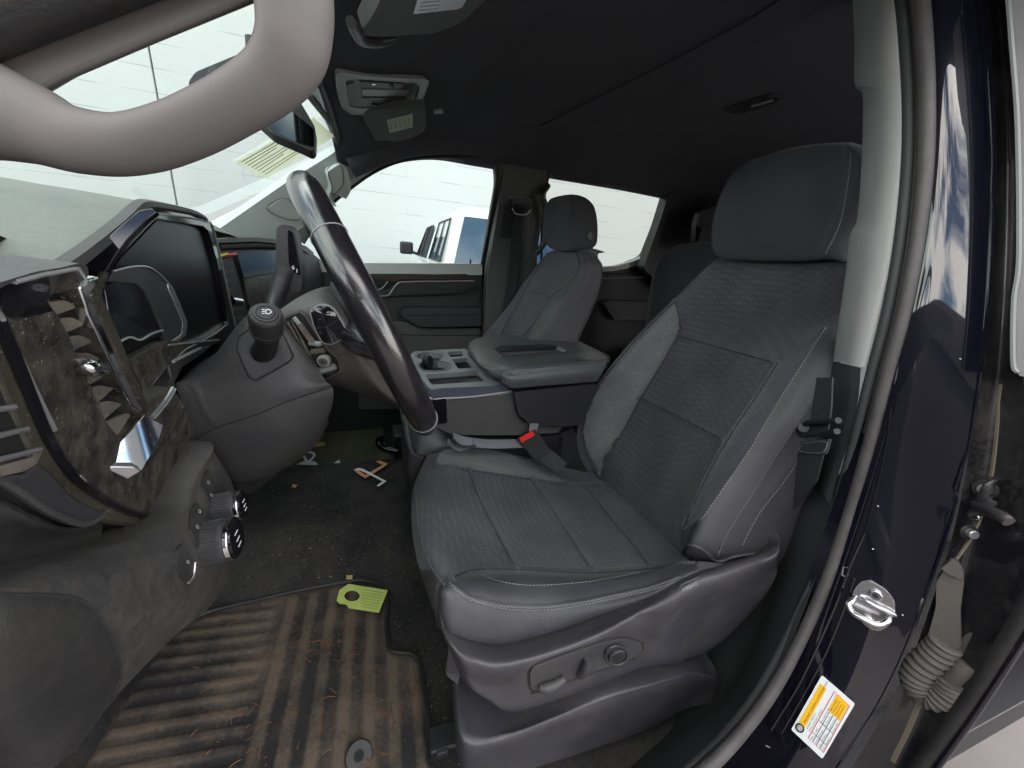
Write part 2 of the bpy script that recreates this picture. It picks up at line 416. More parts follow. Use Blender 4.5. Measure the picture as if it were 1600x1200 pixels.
def insertfab(name, col):                                  # seat insert: rows of little woven diamonds
    m, nt, b = newmat(name); tcn = N(nt, 'ShaderNodeTexCoord'); co = tcn.outputs['Object']
    mp_ = N(nt, 'ShaderNodeMapping'); mp_.inputs['Rotation'].default_value = (0, .4, 0); mp_.inputs['Scale'].default_value = (1, 1, 1); nt.links.new(co, mp_.inputs[0])
    ck = N(nt, 'ShaderNodeTexVoronoi', Scale=95.0); ck.distance = 'MANHATTAN'; ck.inputs['Randomness'].default_value = .12; nt.links.new(mp_.outputs[0], ck.inputs['Vector'])
    n1 = N(nt, 'ShaderNodeTexNoise', Scale=900.0, Detail=2.0); nt.links.new(co, n1.inputs['Vector'])
    n2 = N(nt, 'ShaderNodeTexNoise', Scale=9.0, Detail=6.0); nt.links.new(co, n2.inputs['Vector'])
    m2 = N(nt, 'ShaderNodeMapRange'); m2.inputs[1].default_value = .3; m2.inputs[2].default_value = .75; m2.inputs[3].default_value = .8; m2.inputs[4].default_value = 1.3; nt.links.new(n2.outputs['Fac'], m2.inputs[0])
    m3 = N(nt, 'ShaderNodeMapRange'); m3.inputs[1].default_value = .1; m3.inputs[2].default_value = .8; m3.inputs[3].default_value = 1.18; m3.inputs[4].default_value = .75; nt.links.new(ck.outputs['Distance'], m3.inputs[0])
    mu = N(nt, 'ShaderNodeMath', operation='MULTIPLY'); nt.links.new(m2.outputs[0], mu.inputs[0]); nt.links.new(m3.outputs[0], mu.inputs[1])
    sc = N(nt, 'ShaderNodeVectorMath', operation='SCALE'); sc.inputs[0].default_value = col; nt.links.new(mu.outputs[0], sc.inputs['Scale']); nt.links.new(sc.outputs[0], b.inputs['Base Color'])
    b.inputs['Roughness'].default_value = .9; b.inputs['Sheen Weight'].default_value = .1; b.inputs['Specular IOR Level'].default_value = .25
    ad = N(nt, 'ShaderNodeMath', operation='ADD'); nt.links.new(n1.outputs['Fac'], ad.inputs[0]); nt.links.new(ck.outputs['Distance'], ad.inputs[1])
    bn = N(nt, 'ShaderNodeBump'); bn.inputs['Strength'].default_value = .5; bn.inputs['Distance'].default_value = .001; nt.links.new(ad.outputs[0], bn.inputs['Height']); nt.links.new(bn.outputs[0], b.inputs['Normal'])
    return m
M = {}
M['fabric'] = fabric('seat fabric', (.044, .044, .052), (.108, .109, .124), 520, .6)
M['heather'] = fabric('heather fabric', (.085, .086, .09), (.215, .217, .225), 560, .8)
M['insert'] = insertfab('insert fabric', (.070, .070, .081))
M['sidefab'] = mat('seat vinyl', (.056, .056, .062), .58, bump=.7, bscale=420, var=.15)
M['headfab'] = mat('head restraint fabric', (.041, .042, .048), .85, bump=.5, bscale=1200, var=.12, sheen=.08, spec=.3)
M['thread'] = mat('thread', (.26, .26, .27), .8)
M['seam'] = mat('seam shadow piping', (.012, .012, .014), .9)
M['plastic'] = mat('dark plastic', (.030, .030, .034), .42, bump=.3, bscale=1400, var=.12, vscale=20)
M['shield'] = mat('seat shield plastic', (.038, .038, .047), .32, bump=.3, bscale=1300, var=.25, vscale=14, dust=.4, dcol=(.11, .10, .08), dscale=9, dlo=.44, dhi=.72)
M['dustplastic'] = mat('dusty plastic', (.030, .030, .032), .42, bump=.5, bscale=700, dust=.6, dcol=(.125, .116, .095), dscale=9, dlo=.40, dhi=.72, var=.2, vscale=90)
M['cleanplastic'] = mat('grey plastic', (.036, .036, .040), .42, bump=.5, bscale=800, var=.12, dust=.35, dcol=(.11, .105, .085), dscale=9, dlo=.42, dhi=.75)
M['black'] = mat('black plastic', (.010, .010, .012), .5, bump=.2, bscale=900)
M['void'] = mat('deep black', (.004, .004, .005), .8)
M['gloss'] = mat('gloss black', (.006, .006, .008), .06, spec=.6)
M['dustgloss'] = mat('dusty gloss black', (.008, .009, .010), .1, dust=.7, dcol=(.09, .08, .055), dscale=14, dlo=.3, dhi=.75, spec=.6, speck=.7)
M['dirt'] = mat('dust covered trim', (.008, .008, .008), .4, dust=.85, dcol=(.072, .066, .050), dscale=55, dlo=.40, dhi=.66, bump=.8, bscale=500, speck=.8, var=.15, vscale=14)
M['slat'] = mat('dusty vent slat', (.045, .041, .038), .7, dust=.8, dcol=(.15, .13, .108), dscale=20, dlo=.4, dhi=.6)
M['chrome'] = mat('chrome', (.75, .76, .78), .08, metal=1, dust=.15, dcol=(.3, .28, .24), dscale=30, dlo=.5, dhi=.7)
M['satin'] = mat('satin silver', (.42, .42, .44), .32, metal=.8)
M['steel'] = mat('steel', (.6, .6, .62), .22, metal=1, var=.1)
M['handle'] = mat('warm grey trim', (.115, .107, .105), .6, bump=.1, bscale=1600, var=.06, dust=.12, dcol=(.2, .15, .11), dlo=.5, dhi=.8)
M['btrim'] = mat('light grey pillar trim', (.31, .315, .312), .62, bump=.15, bscale=700, var=.04)
M['headliner'] = mat('headliner cloth', (.070, .070, .080), .95, bump=.4, bscale=1500, spec=.2)
M['liner2'] = mat('pillar trim cloth', (.085, .088, .088), .75, bump=.2, bscale=1200)
M['apillar'] = mat('pillar trim plastic', (.44, .47, .46), .6, bump=.2, bscale=1200)
M['rubber'] = mat('door seal rubber', (.055, .052, .052), .55, bump=.5, bscale=300, var=.25, vscale=30, dust=.25, dcol=(.15, .14, .12), dscale=12, dlo=.5, dhi=.75)
M['rubber2'] = mat('clean rubber', (.018, .018, .019), .5, bump=.3, bscale=600, dust=.25, dcol=(.08, .075, .06), dlo=.45, dhi=.7)
M['paint'] = mat('dark blue metallic paint', (.003, .003, .008), .35, coat=1.0, spec=.1)
M['paintd'] = mat('dusty dark paint', (.008, .008, .011), .3, coat=.5, dust=.6, dcol=(.09, .085, .075), dscale=8, dlo=.46, dhi=.7)
M['sill'] = mat('sill plastic', (.028, .031, .033), .6, bump=.4, bscale=700, dust=.2, dcol=(.12, .12, .1), dlo=.52, dhi=.8)
M['carpet'] = mat('black carpet', (.022, .022, .023), .98, bump=1.0, bscale=500, spec=.1, dust=.6, dcol=(.10, .094, .084), dscale=5, dlo=.44, dhi=.74, speck=.22)
M['vinyl'] = mat('console vinyl', (.072, .078, .076), .38, bump=.45, bscale=700, var=.12, vscale=25)
M['dashpad'] = mat('dash top pad', (.10, .11, .104), .55, bump=.9, bscale=420, var=.1, dust=.35, dcol=(.27, .27, .23), dscale=3, dlo=.4, dhi=.7)
M['cons'] = mat('console frame', (.22, .235, .235), .42, bump=.2, bscale=900)
M['wood'] = mat('wood trim', (.03, .017, .012), .35, var=.5, vscale=60)
M['wheel'] = mat('worn leather rim', (.012, .011, .013), .16, bump=.25, bscale=700, var=.25, vscale=40, spec=.6, coat=.35)
M['label'] = mat('white label', (.72, .76, .78), .35, var=.03)
M['labelg'] = mat('pale green sticker', (.42, .44, .36), .6)
M['ink'] = mat('ink', (.03, .03, .035), .6)
M['yellow'] = mat('label yellow', (.85, .48, .01), .45)
M['redline'] = mat('label red', (.6, .05, .05), .5)
M['tag'] = mat('yellow green paper', (.58, .70, .18), .7, var=.08, vscale=30)
M['taglin'] = mat('tag print', (.28, .36, .10), .7)
M['paper'] = mat('white paper', (.7, .7, .66), .7)
M['copper'] = mat('orange foil backing', (.55, .26, .13), .5)
M['bluep'] = mat('pale blue backing', (.4, .55, .6), .5)
M['red'] = mat('red button', (.75, .02, .02), .3)
M['web'] = mat('seat belt webbing', (.035, .035, .038), .75, weave=.6, wscale=500)
M['webg'] = mat('grey webbing', (.16, .16, .175), .7, weave=.4, wscale=500)
M['boot'] = mat('grey rubber boot', (.085, .08, .075), .7, bump=.3, bscale=200, dust=.3, dcol=(.16, .13, .1), dlo=.45, dhi=.7)
M['icon'] = mat('icon print', (.6, .6, .6), .5)
M['rail'] = mat('rail with highlight tint', (.07, .075, .10), .28)  # blue grey highlight of the rail put into its base colour
M['glass'] = glass('clear tinted glass', (.66, .755, .735)); M['privacy'] = glass('privacy glass', (.53, .57, .545))
M['glassd'] = mat('dark car glass', (.02, .05, .09), .06, spec=.8)
M['screen'] = mat('dark screen', (.006, .008, .012), .12, spec=.6, var=.2)
M['mirror'] = mat('mirror glass', (.07, .08, .085), .05, metal=1)
M['sidepanel'] = mat('console side plastic', (.068, .066, .066), .5, bump=.4, bscale=800, dust=.3, dcol=(.13, .12, .10), dscale=8, dlo=.45, dhi=.7)
M['deep'] = mat('deep display black', (.003, .003, .004), .3, spec=.25)
M['gtrim'] = mat('grey door trim', (.24, .24, .245), .55, var=.06)
M['door'] = mat('door panel plastic', (.026, .027, .028), .5, bump=.3, bscale=1200)
M['cchrome'] = mat('clean chrome', (.72, .75, .76), .04, metal=1)
M['white'] = mat('white car paint', (.66, .68, .69), .25, coat=.6)
M['green'] = mat('leaf green graphic', (.22, .6, .12), .4)
M['tyre'] = mat('tyre', (.02, .02, .02), .8)
M['needle'] = mat('dry needles', (.16, .075, .035), .8, var=.4, vscale=9)
M['leaf'] = mat('dry leaf', (.40, .30, .12), .8)
M['concrete'] = mat('concrete ground', (.14, .125, .12), .85, bump=.5, bscale=30, var=.15, vscale=3)
M['foam'] = mat('bare beige sealer', (.18, .16, .12), .7)

def paperback(name, col):                                   # thin paper on glass: light comes through it
    m, nt, b = newmat(name); tl = N(nt, 'ShaderNodeBsdfTranslucent'); tl.inputs[0].default_value = (*col, 1); ms = N(nt, 'ShaderNodeMixShader'); ms.inputs[0].default_value = .6
    b.inputs['Base Color'].default_value = (*col, 1); b.inputs['Roughness'].default_value = .8
    nt.links.new(b.outputs[0], ms.inputs[1]); nt.links.new(tl.outputs[0], ms.inputs[2]); nt.links.new(ms.outputs[0], nt.nodes['Material Output'].inputs[0]); return m
M['sticker'] = paperback('backlit paper', (.80, .80, .70))
# ================================================================ outside
bm = bmesh.new(); bmesh.ops.create_grid(bm, x_segments=2, y_segments=2, size=60); me = bpy.data.meshes.new('ground'); bm.to_mesh(me); bm.free()
o = linkobj('ground', me, M['concrete']); o.location = (0, 0, -.62); o['label'] = 'pale pinkish concrete ground outside the truck'; o['category'] = 'ground'; o['kind'] = 'structure'
# white painted block wall
m, nt_, b_ = newmat('white painted block')
t_ = N(nt_, 'ShaderNodeTexCoord'); mp_ = N(nt_, 'ShaderNodeMapping'); mp_.inputs['Rotation'].default_value = (math.pi/2, 0, 0)
nt_.links.new(t_.outputs['Object'], mp_.inputs[0])
br = N(nt_, 'ShaderNodeTexBrick', Scale=1.0); br.inputs['Color1'].default_value = (.51, .51, .505, 1); br.inputs['Color2'].default_value = (.49, .495, .49, 1); br.inputs['Mortar'].default_value = (.24, .25, .25, 1)
br.inputs['Mortar Size'].default_value = .006; br.inputs['Mortar Smooth'].default_value = .4; br.inputs['Brick Width'].default_value = 60; br.inputs['Row Height'].default_value = .4
nn = N(nt_, 'ShaderNodeTexNoise', Scale=1.2, Detail=6.0); nt_.links.new(t_.outputs['Object'], nn.inputs['Vector'])
md = N(nt_, 'ShaderNodeMapRange'); md.inputs[1].default_value = .42; md.inputs[2].default_value = .6; nt_.links.new(nn.outputs['Fac'], md.inputs[0])
mc_ = N(nt_, 'ShaderNodeMix', data_type='RGBA'); mc_.inputs[6].default_value = (.50, .50, .495, 1)
nt_.links.new(mp_.outputs[0], br.inputs['Vector']); nt_.links.new(md.outputs[0], mc_.inputs[0]); nt_.links.new(br.outputs['Color'], mc_.inputs[7]); nt_.links.new(mc_.outputs[2], b_.inputs['Base Color']); b_.inputs['Roughness'].default_value = .8
w = empty('building_wall', 'tall white painted concrete block wall with a dark vertical joint, beyond the truck', 'wall')
xj = P(232, 75, y=10).x
box('wall_panel', ((xj-.015-30)/2, 10.2, 5.2), (xj-.015+30, .4, 11.64), m, w, bev=.01)
box('wall_panel', ((xj+.015+40)/2, 10.2, 5.2), (40-xj-.015, .4, 11.64), m, w, bev=.01)
box('joint_filler', (xj+.005, 10.23, 5.2), (.05, .3, 11.6), M['void'], w, bev=0)

# white pickup with cap, parked nose to the wall
car = empty('parked_pickup', 'white pickup with a white cap and blue tinted rear glass parked nose to the wall', 'pickup truck')
x0, x1, yr = .06, 2.0, 4.3
def prof(name, yz, xa, xb, mt, bev=.05, inset=0):
    return prism(name, [(xa, y, z) for y, z in yz], (xb-xa, 0, 0), mt, car, bev=bev, seg=4)
lower = prof('body', [(yr-.05, .1), (yr-.05, .62), (yr+1.9, .64), (yr+2.2, .66), (yr+3.7, .66), (yr+4.2, .55), (yr+4.9, .35), (yr+4.95, -.2), (yr, -.2)], x0, x1, M['white'], .06)
def cabin(name, y0, y1, zt, zb, ins, mt, parent, yt0, yt1):
    vs = [(x0+.02, y0, zb), (x1-.02, y0, zb), (x1-.02, y1, zb), (x0+.02, y1, zb), (x0+ins, yt0, zt), (x1-ins, yt0, zt), (x1-ins, yt1, zt), (x0+ins, yt1, zt)]
    return fromlists(name, vs, [(0, 1, 2, 3)[::-1], (4, 5, 6, 7), (0, 1, 5, 4), (1, 2, 6, 5), (2, 3, 7, 6), (3, 0, 4, 7)], mt, parent, bev=.13, seg=5)
cabin('cap', yr, yr+1.85, 1.36, .6, .20, M['white'], car, yr+.22, yr+1.85)
cabin('cab', yr+1.9, yr+4.0, 1.34, .62, .24, M['white'], car, yr+2.0, yr+3.1)
def quad(name, pts, th, mt, parent, bev=.004):
    pts = [Vector(p) for p in pts]; n = (pts[1]-pts[0]).cross(pts[2]-pts[0]).normalized()
    return prism(name, pts, n*th, mt, parent, bev=bev)
def lerp_side(y, z, y0b, y0t, ins, zb, zt):
    return x0+.02+(ins-.02)*(z-zb)/(zt-zb)
rg = quad('rear_window', [(x0+.13, yr+.018, .66), (x1-.13, yr+.018, .66), (x1-.27, yr+.175, 1.24), (x0+.27, yr+.175, 1.24)], -.02, M['glassd'], car)
rg.location.y -= .022
box('latch', (x0+.62, yr+.01, .72), (.12, .02, .03), M['satin'], rg, bev=.004)
box('tailgate_rail', ((x0+x1)/2, yr-.06, .585), (1.6, .03, .07), M['satin'], car, bev=.01)
for ya, yb, yta, ytb in ((yr+.35, yr+1.5, yr+.45, yr+1.45), (yr+2.12, yr+2.85, yr+2.2, yr+2.8), (yr+2.95, yr+3.7, yr+2.93, yr+3.1)):
    pts = [(lerp_side(0, .7, 0, 0, .22, .6, 1.36)-.012, ya, .72), (lerp_side(0, .7, 0, 0, .22, .6, 1.36)-.012, yb, .72), (lerp_side(0, 1.24, 0, 0, .22, .6, 1.36)-.012, ytb, 1.22), (lerp_side(0, 1.24, 0, 0, .22, .6, 1.36)-.012, yta, 1.22)]
    sw = quad('side_window', pts, .012, M['glassd'], car)
    pr = [Vector(p) + Vector((-.012, 0, 0)) for p in pts]
    mid1 = pr[0].lerp(pr[1], .48); mid2 = pr[3].lerp(pr[2], .48)
    tube('frame', [pr[0], pr[1], pr[2], pr[3]], .014, M['rubber2'], sw, closed=True, n=1, res=6)
    tube('divider', [mid1, mid2], .012, M['rubber2'], sw, n=2, res=6)
mh = box('side_mirror', (x0-.20, yr+3.25, .84), (.24, .10, .22), M['black'], car, bev=.04, seg=4)
tube('mirror_arm', [(x0-.1, yr+3.3, .78), (x0+.02, yr+3.3, .74)], .025, M['black'], mh)
for yy in (yr+.9, yr+4.1):
    wv = cyl('wheel', (x0-.01, yy, -.25), (x0+.22, yy, -.25), .37, M['tyre'], car, bev=.03); cyl('rim', (x0-.02, yy, -.25), (x0+.0, yy, -.25), .22, M['satin'], wv, bev=.01)
    wv = cyl('wheel', (x1+.01, yy, -.25), (x1-.22, yy, -.25), .37, M['tyre'], car, bev=.03); cyl('rim', (x1+.02, yy, -.25), (x1, yy, -.25), .22, M['satin'], wv, bev=.01)
# leaf graphic on its side
lf = [(-.0, 0), (.5, .24), (1.1, .32), (1.7, .2), (2.0, .02), (1.3, .12), (.7, .02), (.35, -.12)]
prism('leaf_graphic', [(x0-.006, yr+.1+a*.9, .52+b*.28) for a, b in lf], (.004, 0, 0), M['green'], car, bev=0)
prism('leaf_graphic', [(x0+.25+a*.35, yr-.058, .40+b*.35) for a, b in lf[:5]]+[(x0+.25+.3, yr-.058, .34)], (0, .004, 0), M['green'], car, bev=0)
box('tail_lamp', (x0+.08, yr-.055, .42), (.1, .03, .3), M['redline'], car, bev=.02)

# ================================================================ truck cab
cab = empty('truck_cab', 'dark pickup cab interior with roof lining, pillars, windshield and carpet, seen through the open doorway', 'truck cab')
# roof lining
def roof_z(x, y):
    t = min(1, max(0, (x+.72)/.35)); s = t*t*(3-2*t)
    z = 1.165+.10*s
    e = max(0, (y-1.22)/.26); z -= .075*min(1.3, e)**2
    e = max(0, (.18-y)/.22); z -= .05*min(1.3, e)**2
    if x > .35: z -= .05*((x-.35)/1.0)**2
    return z
rows = []
for x in [-.72, -.66, -.58, -.48, -.36, -.2, 0, .25, .5, .8, 1.1, 1.35]:
    rows.append([Vector((x, y, roof_z(x, y))) for y in [.02, .08, .16, .3, .6, .9, 1.1, 1.22, 1.3, 1.38, 1.44, 1.5]])
recess = [(700, 192), (722, 150), (800, 70), (880, 0), (980, -80), (1330, -80), (1250, 5), (1180, 45), (1060, 108), (960, 160), (880, 196), (790, 192)]
def rb(px, py):
    s = 0
    if inpoly(px, py, recess): s -= min(1, dpoly(px, py, recess+[recess[0]])/14)*.012
    return s
hl = patch('headliner', rows, 8, 8, M['headliner'], cab, bumps=rb, flip=None, sol=0, ang=80)
ms_ = hl.modifiers.new('thickness', 'SOLIDIFY'); ms_.thickness = .02; ms_.offset = -1
HL = surf(hl)
sheet('roof_band', [(842, 196), (880, 178), (960, 138), (1060, 88), (1180, 22), (1260, -30), (1330, -30), (1240, 28), (1110, 98), (1000, 152), (905, 196), (870, 204)], HL, .003, M['headliner'], cab, grid=14, off=.006, bev=.0015)
# windshield with frame
WS = pl3((-1.28, 0, .80), (-1.28, 1, .80), (-.69, 0, 1.165))
zz = [(-1.30, .79), (-.69, 1.168)]
wsg = patch('windshield', [[Vector((zz[0][0]+(zz[1][0]-zz[0][0])*k/4, y, zz[0][1]+(zz[1][1]-zz[0][1])*k/4+0*math.sin(k))) for y in (-.02, .4, .8, 1.2, 1.56)] for k in range(5)], 2, 2, M['glass'], cab)
# header trim strip behind windshield top, pinched dark frit
tube('windshield_top_seal', [(-.70, -.02, 1.164), (-.70, .5, 1.17), (-.70, 1.0, 1.17), (-.705, 1.36, 1.155)], .011, M['rubber2'], cab)
tube('windshield_side_seal', [P(484, 150, y=.86), P(512, 186, y=1.12), P(536, 214, y=1.36), P(538, 228, y=1.43), P(520, 241, y=1.45), P(450, 284, y=1.48), P(342, 359, y=1.52)], .008, M['rubber2'], cab)
# passenger side of the cab: plate with two window openings
SP = pl3((0, 1.60, .78), (1, 1.60, .78), (0, 1.465, 1.2))
FWIN = rnd([(436, 436), (476, 372), (508, 330), (546, 296), (590, 266), (640, 248), (700, 244), (772, 248), (776, 290), (763, 360), (751, 436)], 14)
RWIN = rnd([(838, 430), (842, 380), (848, 320), (862, 256), (960, 262), (1051, 282), (1036, 330), (1006, 405), (968, 420), (940, 430)], 9)
side = sheet('side_structure', [(380, 500), (440, 372), (480, 330), (520, 285), (548, 232), (640, 205), (800, 205), (1000, 225), (1260, 270), (1260, 500)], SP, .05, M['liner2'], cab, holes=[FWIN, RWIN], bev=.004)
# upper lining roll over the windows
tube('window_header_trim', [P(548, 262, y=1.45), P(600, 240, y=1.44), P(650, 228, y=1.435), P(720, 226, y=1.435), P(800, 234, y=1.43), P(900, 246, y=1.43), P(1000, 258, y=1.43), P(1100, 275, y=1.43)], .028, M['headliner'], cab, flat=1.6)
# passenger A pillar
AP = pl3((-1.13, 1.50, .847), (-.706, 1.41, 1.159), (-.65, 1.50, 1.07))
ap = sheet('passenger_pillar_trim', rnd([(330, 372), (342, 358), (450, 283), (520, 240), (538, 222), (552, 226), (600, 214), (640, 214), (640, 247), (600, 263), (560, 286), (520, 318), (492, 352), (476, 374), (460, 392), (330, 392)], 6), AP, .04, M['apillar'], cab, bev=.008, seg=3)
APS = surf(ap)
def inset(nm, poly, mp, parent, r=6, th=.006, mt=None, off=.004, bev=.0015):
    return sheet(nm, rnd(poly, r), mp, th, mt or M['apillar'], parent, off=off, bev=bev)
inset('airbag_badge', [(416, 325), (443, 308), (462, 322), (470, 340), (452, 342)], APS, ap, 5)
line('badge_groove', [(416, 325), (443, 308), (462, 322), (470, 340), (448, 342)], APS, .001, M['seam'], ap, off=.005, closed=True, n=3)
gh = sheet('grab_handle', rnd([(507, 262), (528, 248), (540, 256), (546, 290), (538, 304), (520, 318), (510, 300), (515, 286)], 7), APS, .03, M['apillar'], ap, off=.03, bev=.006, seg=3)
line('handle_groove', [(512, 264), (527, 254), (534, 262), (536, 288), (520, 304), (519, 290)], pl3(*[APS(*q, .0305) for q in ((512, 264), (536, 288), (520, 304))]), .001, M['seam'], gh, closed=True, n=3)
line('pillar_joint', [(553, 232), (568, 252), (584, 268)], APS, .0012, M['seam'], ap, off=.0006)
# passenger B pillar trim with belt slider
BPp = ypl(1.47)
bp = sheet('passenger_centre_pillar', rnd([(788, 244), (862, 250), (850, 320), (838, 405), (832, 560), (756, 560), (762, 424), (778, 330), (786, 270)], 4), BPp, .06, M['liner2'], cab, bev=.006, seg=3)
line('door_seal', [(780, 250), (786, 262), (784, 300), (772, 372), (760, 430), (756, 520)], ypl(1.49), .009, M['rubber2'], cab)
line('window_seal', [(474, 380), (508, 330), (546, 296), (590, 266), (640, 248), (700, 244), (768, 246), (778, 256), (775, 290), (763, 360), (752, 416)], SP, .006, M['rubber2'], cab, off=.004)
line('window_seal', [(846, 412), (848, 330), (860, 262), (868, 256), (960, 262), (1045, 280), (1050, 288), (1036, 330), (1008, 400)], SP, .006, M['rubber2'], cab, off=.004)
inset('belt_slot_surround', [(791, 305), (834, 305), (826, 372), (779, 372)], BPp, bp, 4, mt=M['plastic'], off=.004)
belt = empty('passenger_seat_belt', 'dark seat belt running down the far centre pillar beside the passenger seat', 'seat belt')
sheet('guide', rnd([(800, 310), (833, 310), (830, 328), (802, 334)], 3), BPp, .02, M['black'], belt, off=.03, bev=.003)
line('guide_slot', [(800, 325), (806, 334), (822, 335), (829, 328)], BPp, .0025, M['label'], belt, off=.028)
sheet('webbing', [(803, 334), (818, 334), (809, 440), (790, 520), (778, 520), (793, 440)], BPp, .002, M['web'], belt, off=.02)
# far rear corner, rear wall and rear floor
box('rear_wall', (1.38, .8, .6), (.05, 1.7, 1.5), M['headliner'], cab)
sheet('rear_corner_trim', rnd([(1052, 280), (1085, 272), (1120, 300), (1105, 420), (1060, 470), (1005, 420), (1030, 350)], 6), ypl(1.46), .06, M['plastic'], cab, bev=.01)
# windows glass
sheet('side_window_glass', FWIN, SP, 0, M['glass'], cab, off=-.012); sheet('rear_side_window_glass', RWIN, SP, 0, M['privacy'], cab, off=-.012)
# grab handle loop seen in the rear side window
tube('rear_grab_handle', [P(856, 290, y=1.45), P(846, 306, y=1.42), P(851, 318, y=1.42), P(855, 350, y=1.42), P(851, 378, y=1.42), P(838, 396, y=1.45)], .013, M['plastic'], cab)
# overhead dome lamp
dl = sheet('dome_lamp', rnd([(1136, 170), (1146, 163), (1206, 145), (1222, 148), (1214, 156), (1152, 176)], 4), HL, .006, M['plastic'], cab, off=.006, bev=.001)
line('lens', [(1176, 160), (1208, 151)], HL, .003, M['cons'], dl, off=.008)

# floor: carpet with the centre hump and the toe board
def floor_z(x, y):
    h = .11*max(0, min(1, (y-.60)/.12))*max(0, min(1, (1.16-y)/.10)); h = h*h*(3*.11-2*h)/(.11*.11) if h > 0 else 0
    t = max(0, (-.98-x)/.4); return h + t*t*.55
rows = [[Vector((x, y, floor_z(x, y))) for y in [.04, .2, .4, .55, .6, .66, .72, .8, .95, 1.04, 1.08, 1.12, 1.17, 1.25, 1.45, 1.62]] for x in [-1.4, -1.25, -1.1, -1.0, -.9, -.7, -.5, -.3, 0, .3, .8, 1.35]]
carpet = patch('carpet', rows, 4, 6, M['carpet'], cab, bumps=None, flip=None)
CP = surf(carpet)
box('underfloor', (0, .8, -.12), (2.8, 1.66, .10), M['black'], cab)
box('firewall', (-1.42, .8, .30), (.05, 1.66, .76), M['black'], cab)
# bonnet seen as nothing: the cowl closes the cab in front
box('cowl', (-1.40, .8, .64), (.16, 1.7, .08), M['black'], cab)
# roof outer skin, keeps light out
prism('roof_skin', [(-.74, -.02, 1.195), (-.45, -.02, 1.34), (.6, -.02, 1.36), (1.42, -.02, 1.31), (1.42, -.02, 1.29), (.6, -.02, 1.33), (-.44, -.02, 1.31), (-.73, -.02, 1.18)], (0, 1.64, 0), M['paint'], cab, bev=.01)
prism('far_lower_side', [(-1.45, 1.70, -.15), (1.42, 1.70, -.15), (1.42, 1.70, .78), (-1.45, 1.70, .60)], (0, .03, 0), M['paint'], cab, bev=.01)
prism('near_front_side', [(-1.45, -.02, -.15), (-.98, -.02, -.15), (-.98, -.02, .70), (-1.45, -.02, .62)], (0, .05, 0), M['black'], cab, bev=.01)

# ---- driver A pillar with its grab handle, right beside the camera
def AH(u, v, off=0.0): return pl((-.64, .0, .9), (.18, 1, .05))(u, v, off)
pilr = sheet('driver_pillar_trim', [(-140, 150), (-140, -160), (640, -160), (560, -90), (516, -45), (400, 3), (250, 64), (100, 128), (20, 175), (-60, 215), (-140, 235)], AH, .05, M['handle'], cab, bev=.004, seg=3, vec=ray(230, 80))
line('door_opening_seal', [(-120, 92), (0, 42), (140, -12), (300, -75), (420, -130)], AH, .0075, M['rubber2'], cab, off=.006, res=14)
line('door_opening_seal', [(-120, 40), (0, -6), (130, -60), (300, -120)], AH, .008, M['rubber'], cab, off=.010, res=14)
hp = [(-110, 150), (-30, 166), (50, 192), (125, 220), (205, 226), (285, 204), (365, 164), (425, 124), (456, 78), (462, 20), (458, -40), (450, -100)]
hr = [.022, .0185, .0150, .0122, .0108, .0106, .0106, .0112, .0128, .0138, .014, .014]
tube('driver_grab_handle', [AH(u, v, .004) for u, v in hp], [r*.55 for r in hr], M['handle'], cab, n=8, res=32, flat=1/.55, upv=tuple(ray(230, 150)))
line('handle_parting_line', [(60, 182), (130, 206), (205, 213), (285, 190), (360, 150), (416, 108), (440, 70), (446, 10), (444, -50)], AH, .0007, M['seam'], cab, off=.0085, n=8)
# ================================================================ driver seat
seat = empty('driver_seat', 'charcoal cloth driver seat with light grey stitching and power switches, nearest the open doorway', 'car seat', group=None)
def off(p, x=0, y=0, z=0): return Vector((p.x+x, p.y+y, p.z+z))
# cushion
cr_ = pyrows([
 [(662, 725, .69), (655, 738, .66), (649, 762, .60), (652, 818, .40), (680, 893, .22), (693, 911, .19), (698, 930, .165), (709, 988, .15)],
 [(676, 704, .69), (682, 712, .67), (690, 730, .60), (702, 805, .41), (722, 897, .235), (738, 908, .2), (734, 936, .165), (744, 1002, .15)],
 [(735, 695, .69), (739, 706, .66), (742, 737, .58), (769, 815, .40), (807, 889, .24), (812, 915, .195), (812, 949, .165), (804, 1003, .15)],
 [(820, 713, .69), (824, 724, .66), (832, 750, .58), (877, 822, .40), (927, 894, .24), (922, 912, .2), (912, 941, .165), (907, 972, .15)],
 [(890, 732, .68), (896, 741, .655), (912, 759, .58), (962, 820, .40), (1017, 887, .24), (1012, 896, .2), (1010, 920, .165), (1012, 938, .15)],
 [(915, 738, .67), (925, 744, .65), (942, 755, .59), (1010, 813, .40), (1070, 872, .24), (1076, 878, .2), (1079, 888, .165), (1080, 902, .15)]])
full = []
for i, r in enumerate(cr_):
    w = [off(r[0], y=.012, z=-.10), off(r[0], y=.006, z=-.04)]+r+[off(r[-1], y=.01, z=-.06)]
    full.append(w)
fr0 = [off(p, x=.012, z=-.12 if 1 < j < 8 else -.06) for j, p in enumerate(full[0])]
fr1 = [off(p, x=-.006, z=-.05 if 1 < j < 8 else -.03) for j, p in enumerate(full[0])]
bk = [off(p, x=.09, z=-.01) for p in full[-1]]
s1 = [(732, 735), (745, 770), (762, 806), (784, 848), (807, 890)]; s2 = [(830, 750), (848, 775), (864, 799), (895, 846), (927, 895)]; s3 = [(912, 759), (935, 786), (957, 814), (990, 852), (1017, 887)]
nearseam = [(700, 906), (722, 896), (744, 890), (807, 890), (870, 893), (927, 895), (1017, 888), (1070, 877)]
farseam = [(682, 727), (732, 735), (780, 743), (830, 750), (868, 756), (912, 760), (945, 757)]
